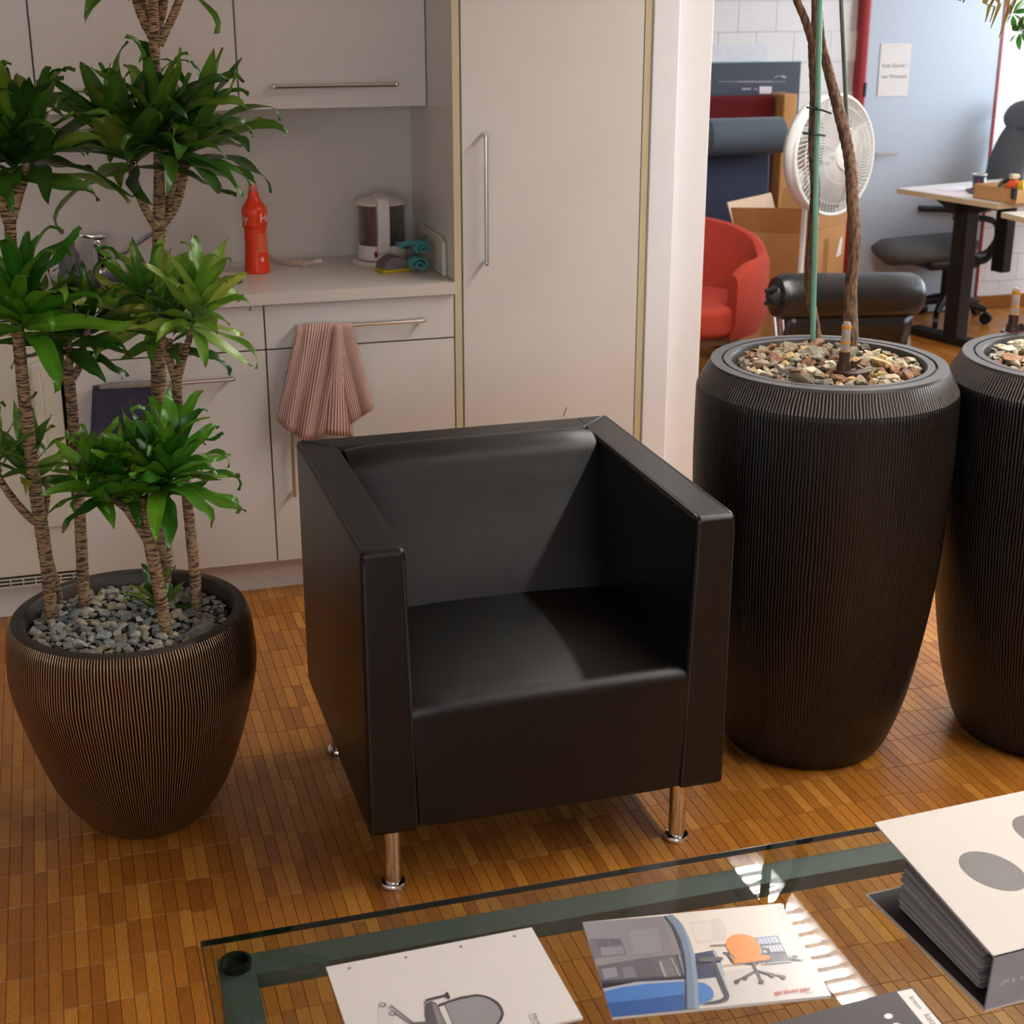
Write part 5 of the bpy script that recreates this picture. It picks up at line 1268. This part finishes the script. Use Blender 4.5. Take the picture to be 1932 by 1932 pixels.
# ---- black leather chaise with a roll
BOL = mat('aged_black_leather', S(26, 24, 24), .28, var=.15, scale=20, bump=.12, bscale=120)
yb_ = 5.05
cL, cR = aty(1462, 560, yb_), aty(1728, 556, yb_+.02)
c = (cL+cR)/2; t = thing('chaise', 'black leather chaise with a bolster roll and chrome frame', 'chaise', (c.x, c.y, 0))
ax_ = (cR-cL); Lh = ax_.length/2; ax_.normalize(); zb_ = c.z; rb = .086
sec = [(-Lh, .05), (-Lh+.004, .074), (-Lh+.03, rb), (-Lh*.5, rb*1.02), (0, rb), (Lh*.5, rb*1.02), (Lh-.03, rb), (Lh-.004, .074), (Lh, .05)]
MB().tube([Vector((0, 0, zb_))+ax_*s for s, _ in sec], [r for _, r in sec], 32).build('bolster', BOL, t, True)
MB().tube([Vector((0, 0, zb_))+ax_*s for s in (-Lh-.03, -Lh-.012, -Lh+.001)], [.018, .04, .045], 16).build('bolster_cap', BOL, t, True)
for dz in (-.02, .025): MB().tube([Vector((0, -.02, zb_+dz))+ax_*(-Lh-.05), Vector((0, -.02, zb_+dz*1.3))+ax_*(-Lh-.005)], .009, 8).build('strap_end', BOL, t, True)
rows = []
for j in range(9):
    v = j/8; r = []
    for i in range(13):
        u = -1+2*i/12; r.append(Vector((0, -.03+.02*v+.26*v*v, zb_-.07-.30*math.sin(v*1.3)+.012*math.sin(u*6+v*5)*v))+ax_*(u*(Lh-.035)))
    rows.append(r)
MB().grid(rows).build('sling', BOL, t, True).modifiers.new('s', 'SOLIDIFY').thickness = .02
for s in (-Lh+.015, -Lh+.05, Lh-.03):
    MB().tube(catmull([tuple(Vector((0, .02, zb_-.07))+ax_*s), tuple(Vector((0, -.03, .28))+ax_*(s+.012)), tuple(Vector((0, -.02, .015))+ax_*(s+.045)), tuple(Vector((0, .24, .015))+ax_*(s+.05))], 6), .011, 12).build('frame_tube', CHROME, t, True)

# ---- desks
DT = mat('desk_top_white', S(226, 220, 214), .4); DE = mat('desk_edge_beech', S(206, 186, 150), .5)
A_, B_ = atz(1692, 355, .74), atz(1883, 385, .74)
dy = (A_-B_); LD = dy.length; dy.normalize(); dxx = Vector((dy.y, -dy.x, 0))
t = thing('desk', 'sit-stand desk with a black column leg and cluttered white top', 'desk', (B_.x, B_.y, 0)); b0 = Vector((B_.x, B_.y, 0))
def dq(u, v, z): return dxx*u+dy*v+Vector((0, 0, z))
def dbox(name, u0, u1, v0, v1, z0, z1, m, tt, bev=0): return MB().prism([dq(u0, v0, z0), dq(u1, v0, z0), dq(u1, v1, z0), dq(u0, v1, z0)], (0, 0, z1-z0)).build(name, m, tt, bevel=bev)
dbox('desk_top', .002, 1.4, .002, LD-.002, .7155, .74, DT, t)
dbox('edge_band', 0, 1.4, 0, .0018, .715, .7395, DE, t); dbox('edge_band', 0, .0018, .002, LD, .715, .7395, DE, t)
dbox('crossbar', .12, 1.3, LD*.45, LD*.55, .66, .70, BLACKP, t)
for u in (.12, 1.2):
    MB().prism([dq(u, .10, .714), dq(u, LD-.10, .714), dq(u, LD*.5+.10, .66), dq(u, LD*.5-.10, .66)], dxx*.06).build('support_arm', BLACKP, t)
    dbox('column', u-.005, u+.075, LD*.5-.045, LD*.5+.045, .03, .66, BLACKP, t, .006)
    dbox('foot', u-.005, u+.075, .02, LD-.05, .004, .045, BLACKP, t, .01)
dbox('cable_duct', .30, .36, LD*.30, LD*.42, .36, .714, BLACKP, t, .006)
desk_t = t
A2 = atz(1890, 400, .715)
t = thing('desk', 'second desk top cut by the right picture edge in front of the cluttered desk', 'desk', (A2.x, A2.y-.6, 0))
MB().box(0, 1.2, 0, .6, .69, .7145).build('desk_top', DT, t); MB().box(-.002, 0, 0, .6, .69, .714).box(0, 1.2, -.002, 0, .69, .714).build('edge_band', DE, t)
for x in (.14, 1.0): MB().box(x, x+.08, .25, .34, .03, .688).build('column', BLACKP, t, bevel=.006); 
for x in (.14, 1.0): MB().box(x, x+.08, .03, .57, .004, .04).build('foot', BLACKP, t, bevel=.008)
# on the desk
def on_desk(px, py): return atz(px, py, .7405)
p = on_desk(1790, 358)
for k_, (q, lab) in enumerate((([(1725, 358), (1800, 353), (1835, 362), (1800, 372)], 'pinkish paper sheet lying lower on the cluttered desk'), ([(1760, 356), (1815, 351), (1833, 356), (1790, 361)], 'white paper sheet on top of the pinkish one'))):
    P = [atz(x, y, .7405+.0012*k_) for x, y in q]; cc = sum(P, Vector())/4
    t = tag(MB().prism(rel(P, cc), (0, 0, .001)).build('paper_sheet', mat('paper_pink' if k_ == 0 else 'paper_white2', S(232, 214, 216) if k_ == 0 else S(232, 228, 234), .6)), lab, 'paper'); t.location = cc
P = [atz(x, y, .743) for x, y in ((1822, 359), (1838, 356), (1846, 362), (1832, 366))]; cc = sum(P, Vector())/4
t = tag(MB().prism(rel(P, cc), (0, 0, .008)).build('notebook', mat('dark_notebook', S(66, 52, 58), .5), bevel=.002), 'small dark notebook beside the cup on the desk', 'notebook'); t.location = cc
p = on_desk(1852, 362); hgt = aty(1852, 329, p.y).z-.7405
t = thing('cup', 'dark blue cup with white print on the cluttered desk', 'cup', (p.x, p.y+.03, .7405))
MB().lathe([(0, 0), (.026, 0), (.034, hgt-.006), (.031, hgt-.006), (.024, .004), (0, .004)], 24).build('cup_body', mat('navy_cup', S(58, 66, 92), .35), t, True)
MB().lathe([(.0345, hgt-.006), (.0355, hgt-.006), (.0355, hgt), (.0305, hgt), (.0305, hgt-.006)], 24).build('cup_rim', mat('white_plastic', S(225, 222, 215)), t, True)
MB().grid([[(.0325*math.sin(q)*s_, -.0325*math.cos(q)*s_, z) for q in (.2, .45, .7)] for z, s_ in ((.045, 1), (.056, 1.02), (.068, 1.04))]).build('cup_print', INKW, t)
MB().grid([[(.0325*math.sin(q)*s_, -.0325*math.cos(q)*s_, z) for q in (-.8, -.55, -.35)] for z, s_ in ((.04, 1), (.05, 1.02), (.06, 1.04))]).build('cup_print', mat('red_print', S(170, 60, 60), .5), t)
p = on_desk(1864, 364)
t = tag(MB().lathe([(0, 0), (.036, 0), (.038, .006), (.038, .036), (.034, .04), (0, .04)], 24).build('blue_tin', mat('blue_tin', S(30, 36, 92), .35), None, True), 'flat deep blue tin in front of the cup', 'tin'); t.location = p
Q = [atz(1835, 373, .7405), atz(1917, 387, .7405), atz(1917, 387, .7405)+dxx*.0+dy*.2+dxx*.02, atz(1835, 373, .7405)+dy*.2]
Q[1] = atz(1916, 386, .7405); vv = (Q[1]-Q[0]); w_ = Vector((vv.y, -vv.x, 0)).normalized()*-.22
Q[2], Q[3] = Q[1]+w_, Q[0]+w_; cc = Q[0]
t = thing('cardboard_tray', 'low cardboard tray of odds and ends on the cluttered desk', 'tray', tuple(cc))
TR_ = mat('tray_card', S(190, 142, 90), .85)
for i in range(4):
    a, b = Q[i]-cc, Q[(i+1) % 4]-cc; n_ = (b-a).cross(Vector((0, 0, 1))).normalized()*-.004
    MB().prism([a, b, b+Vector((0, 0, .065)), a+Vector((0, 0, .065))], n_).build('tray_side', TR_, t)
MB().prism(rel(Q, cc), (0, 0, .004)).build('tray_floor', TR_, t)
mid = lambda u, v: Q[0]+(Q[1]-Q[0])*u+w_*v
def small(name, label, cat, mb, m, loc, bev=.004):
    o = mb.build(name, m, None, True, bevel=bev); o.location = loc; return tag(o, label, cat)
small('foam_ball', 'orange ball in the cardboard tray', 'ball', MB().lathe([(.033*math.sin(PI*i/10), .036-.033*math.cos(PI*i/10)) for i in range(11)], 20), mat('orange_ball', S(222, 84, 30), .6), mid(.72, .25)+Vector((0, 0, .035)), 0)
small('cream_block', 'small cream block on the orange ball in the tray', 'block', MB().box(-.02, .02, -.015, .015, 0, .022), mat('cream_block', S(222, 206, 176), .6), mid(.72, .25)+Vector((0, 0, .105)))
small('yellow_tape', 'yellow tape roll leaning in the cardboard tray', 'tape', MB().lathe([(.012, 0), (.038, 0), (.038, .03), (.012, .03)], 20, close=True), mat('yellow_plastic', S(232, 190, 28), .45), mid(.86, .35)+Vector((0, 0, .066)), 0).rotation_euler = (math.radians(70), .2, .3)
small('black_cable', 'tangle of dark green cable in the cardboard tray', 'cable', MB().tube(catmull([(-.06, 0, 0), (-.03, .02, .03), (0, -.01, .05), (.04, .02, .06), (.06, -.02, .03), (.02, -.03, .02), (-.02, 0, .01)], 6), .010, 8), mat('dark_cable', S(38, 46, 36), .6), mid(.45, .5)+Vector((0, 0, .045)), 0)
small('black_clip', 'black clip hooked over the front of the cardboard tray', 'clip', MB().box(-.012, .012, -.008, .014, -.03, .022), BLACKP, mid(.97, -.03)+Vector((0, 0, .055)))
small('grey_pouch', 'olive grey pouch lying at the back of the cardboard tray', 'pouch', MB().prism([(-.07, -.02, 0), (.06, -.02, .005), (.085, -.015, .04), (.05, -.01, .03), (.0, -.01, .045), (-.05, -.015, .03)], (0, .04, 0)), mat('olive_pouch', S(74, 74, 60), .8), mid(.55, .9)+Vector((0, 0, .05)), .006)

# ---- office chair behind the desk (faces left)
GRF = mat('grey_mesh_fabric', S(92, 96, 98), .8, bump=.2, bscale=300)
sc_ = aty(1765, 470, 6.93)
t = thing('office_chair', 'grey swivel chair with a tall headrest behind the cluttered desk', 'chair', (4.48, 6.93, 0)); b0 = Vector(t.location)
zs = aty(1765, 452, 6.93).z
rows = []
for i in range(13):
    u = i/12; x = -.40+.52*u; hw_ = .18*min(1, math.sin(PI*(.12+.80*u))**.5*1.05)
    rows.append([(x, hw_*math.cos(q), zs-.045+(.06*math.sin(q) if math.sin(q) > 0 else .075*math.sin(q))*(1 if .0 < u < 1 else .5)+.02*u*u) for q in [2*PI*k/20 for k in range(21)]])
mb = MB().grid(rows); mb.f.append(tuple(range(20))); mb.f.append(tuple(range(12*21, 12*21+20)))
mb.build('seat', GRF, t, True, 60)
MB().box(-.2, .12, -.14, .14, zs-.14, zs-.075).build('seat_shell', BLACKP, t, bevel=.03, segs=3)
ba, bb = aty(1868, 352, 6.93)-b0, aty(1906, 238, 6.93)-b0
rows = []
for j in range(13):
    v = j/12; cx_ = ba.x+(bb.x-ba.x)*v+.05*math.sin(PI*v)*-.3; zz = ba.z-.12+(bb.z-ba.z+.12)*v; hw_ = .16*(math.sin(PI*(.1+.82*v))**.35); th_ = .045
    rows.append([(cx_+.06+th_*math.cos(q)*1.0, hw_*math.sin(q), zz) for q in [2*PI*k/20 for k in range(21)]])
mb = MB().grid(rows); mb.f.append(tuple(range(20))); mb.f.append(tuple(range(12*21, 12*21+20))); mb.build('backrest', GRF, t, True, 70)
hc_ = aty(1925, 217, 6.93)-b0
rows = []
for j in range(9):
    v = -1+2*j/8; s = math.sqrt(max(.02, 1-v*v)); rows.append([(hc_.x+.03*v+.035*s*math.cos(q), .13*s*math.sin(q), hc_.z+.075*v) for q in [2*PI*k/18 for k in range(19)]])
mb = MB().grid(rows); mb.build('headrest', GRF, t, True, 80)
MB().tube([(hc_.x+.02, 0, hc_.z-.08), (bb.x+.06, 0, bb.z-.06)], .014, 10).build('headrest_stem', BLACKP, t, True)
MB().tube(catmull([(.10, 0, zs-.1), (.24, 0, zs-.08), (ba.x+.12, 0, zs+.1), (ba.x+.13, 0, ba.z+.1)], 6), .022, 10).build('back_bar', BLACKP, t, True)
for s in (-1, 1): MB().tube(catmull([(.0, s*.13, zs-.10), (.13, s*.16, zs-.08), (.15, s*.165, zs+.10), (-.1, s*.165, zs+.14)], 6), .016, 10).build('armrest', BLACKP, t, True)
MB().tube([(0, 0, .1), (0, 0, zs-.14)], .028, 14).build('gas_column', BLACKP, t, True)
for k_ in range(5):
    q = math.radians(20)+k_*2*PI/5; x, y = .26*math.cos(q), .19*math.sin(q)
    am = MB().tube([(0, 0, .12), (x*.5, y*.5, .105), (x, y, .075)], [.03, .022, .016], 10).build('base_arm', BLACKP, t, True)
    MB().tube([(x-.014*math.sin(q), y+.014*math.cos(q), .032), (x+.014*math.sin(q), y-.014*math.cos(q), .032)], .031, 18).build('caster', BLACKP, am, True)

# ---- umbrella plant at the top right
YS = 4.7; n1, n2_ = aty(1910, 26, YS), aty(1924, 60, YS)
bs = Vector((n1.x+.30, YS+.1, 0))
t = thing('umbrella_plant', 'green umbrella plant leaves at the right picture edge near the top', 'plant', tuple(bs))
MB().lathe([(0, 0), (.11, 0), (.14, .26), (.13, .26), (.12, .22), (0, .22)], 32).build('pot', mat('grey_pot', S(120, 118, 114), .6), t, True)
MB().tube(catmull([(0, 0, .2), (.02, .02, .8), (-.01, 0, 1.4), (0, 0, 1.85)], 8), .010, 10).build('stem', WOOD, t, True)
GLF = leaf_mat('umbrella_leaf', [S(40, 92, 24), S(54, 112, 30), S(36, 84, 40)])
def leaflet():
    rows = []
    for i in range(9):
        s = i/8; wv = .2*math.sin(PI*min(1, s*.95+.03))**.9; z = .05*math.sin(PI*s)-.18*s*s
        rows.append([(s, -wv, z+.04*wv), (s, 0, z-.02), (s, wv, z+.04*wv)])
    me = MB().grid(rows).mesh('leaflet', True); at = me.color_attributes.new('leafmap', 'FLOAT_COLOR', 'POINT')
    for d_ in at.data: d_.color = (0, 0, 0, 1)
    me.materials.append(GLF); return me
lf_ = leaflet()
for ci, (nd, L_, k0) in enumerate(((n1, .052, .3), (n2_, .056, .9), (n1+Vector((.07, .02, .09)), .045, 0), (n2_+Vector((.08, 0, -.08)), .045, .5), (n1+Vector((.12, .05, .02)), .05, 0))):
    nd = nd-bs
    MB().tube(catmull([(0, 0, nd.z+.10+HC*0), tuple((Vector((0, 0, nd.z+.12))+nd)/2+Vector((0, 0, .03))), tuple(nd)], 5), .0022, 6).build('petiole', WOOD if False else mat('green_petiole', S(84, 118, 52), .5), t, True)
    for i in range(7):
        q = k0+i*2*PI/7
        o = bpy.data.objects.new('leaf', lf_); C.objects.link(o); o.parent = t
        dv = Vector((math.cos(q), -.35, math.sin(q)))
        rot = dv.to_track_quat('X', 'Z').to_matrix().to_4x4()
        o.matrix_local = Matrix.Translation(nd+dv.normalized()*.006) @ rot @ Matrix.Rotation(random.uniform(-.8, .8)+math.radians(70), 4, 'X') @ Matrix.Diagonal((L_, L_, L_, 1))
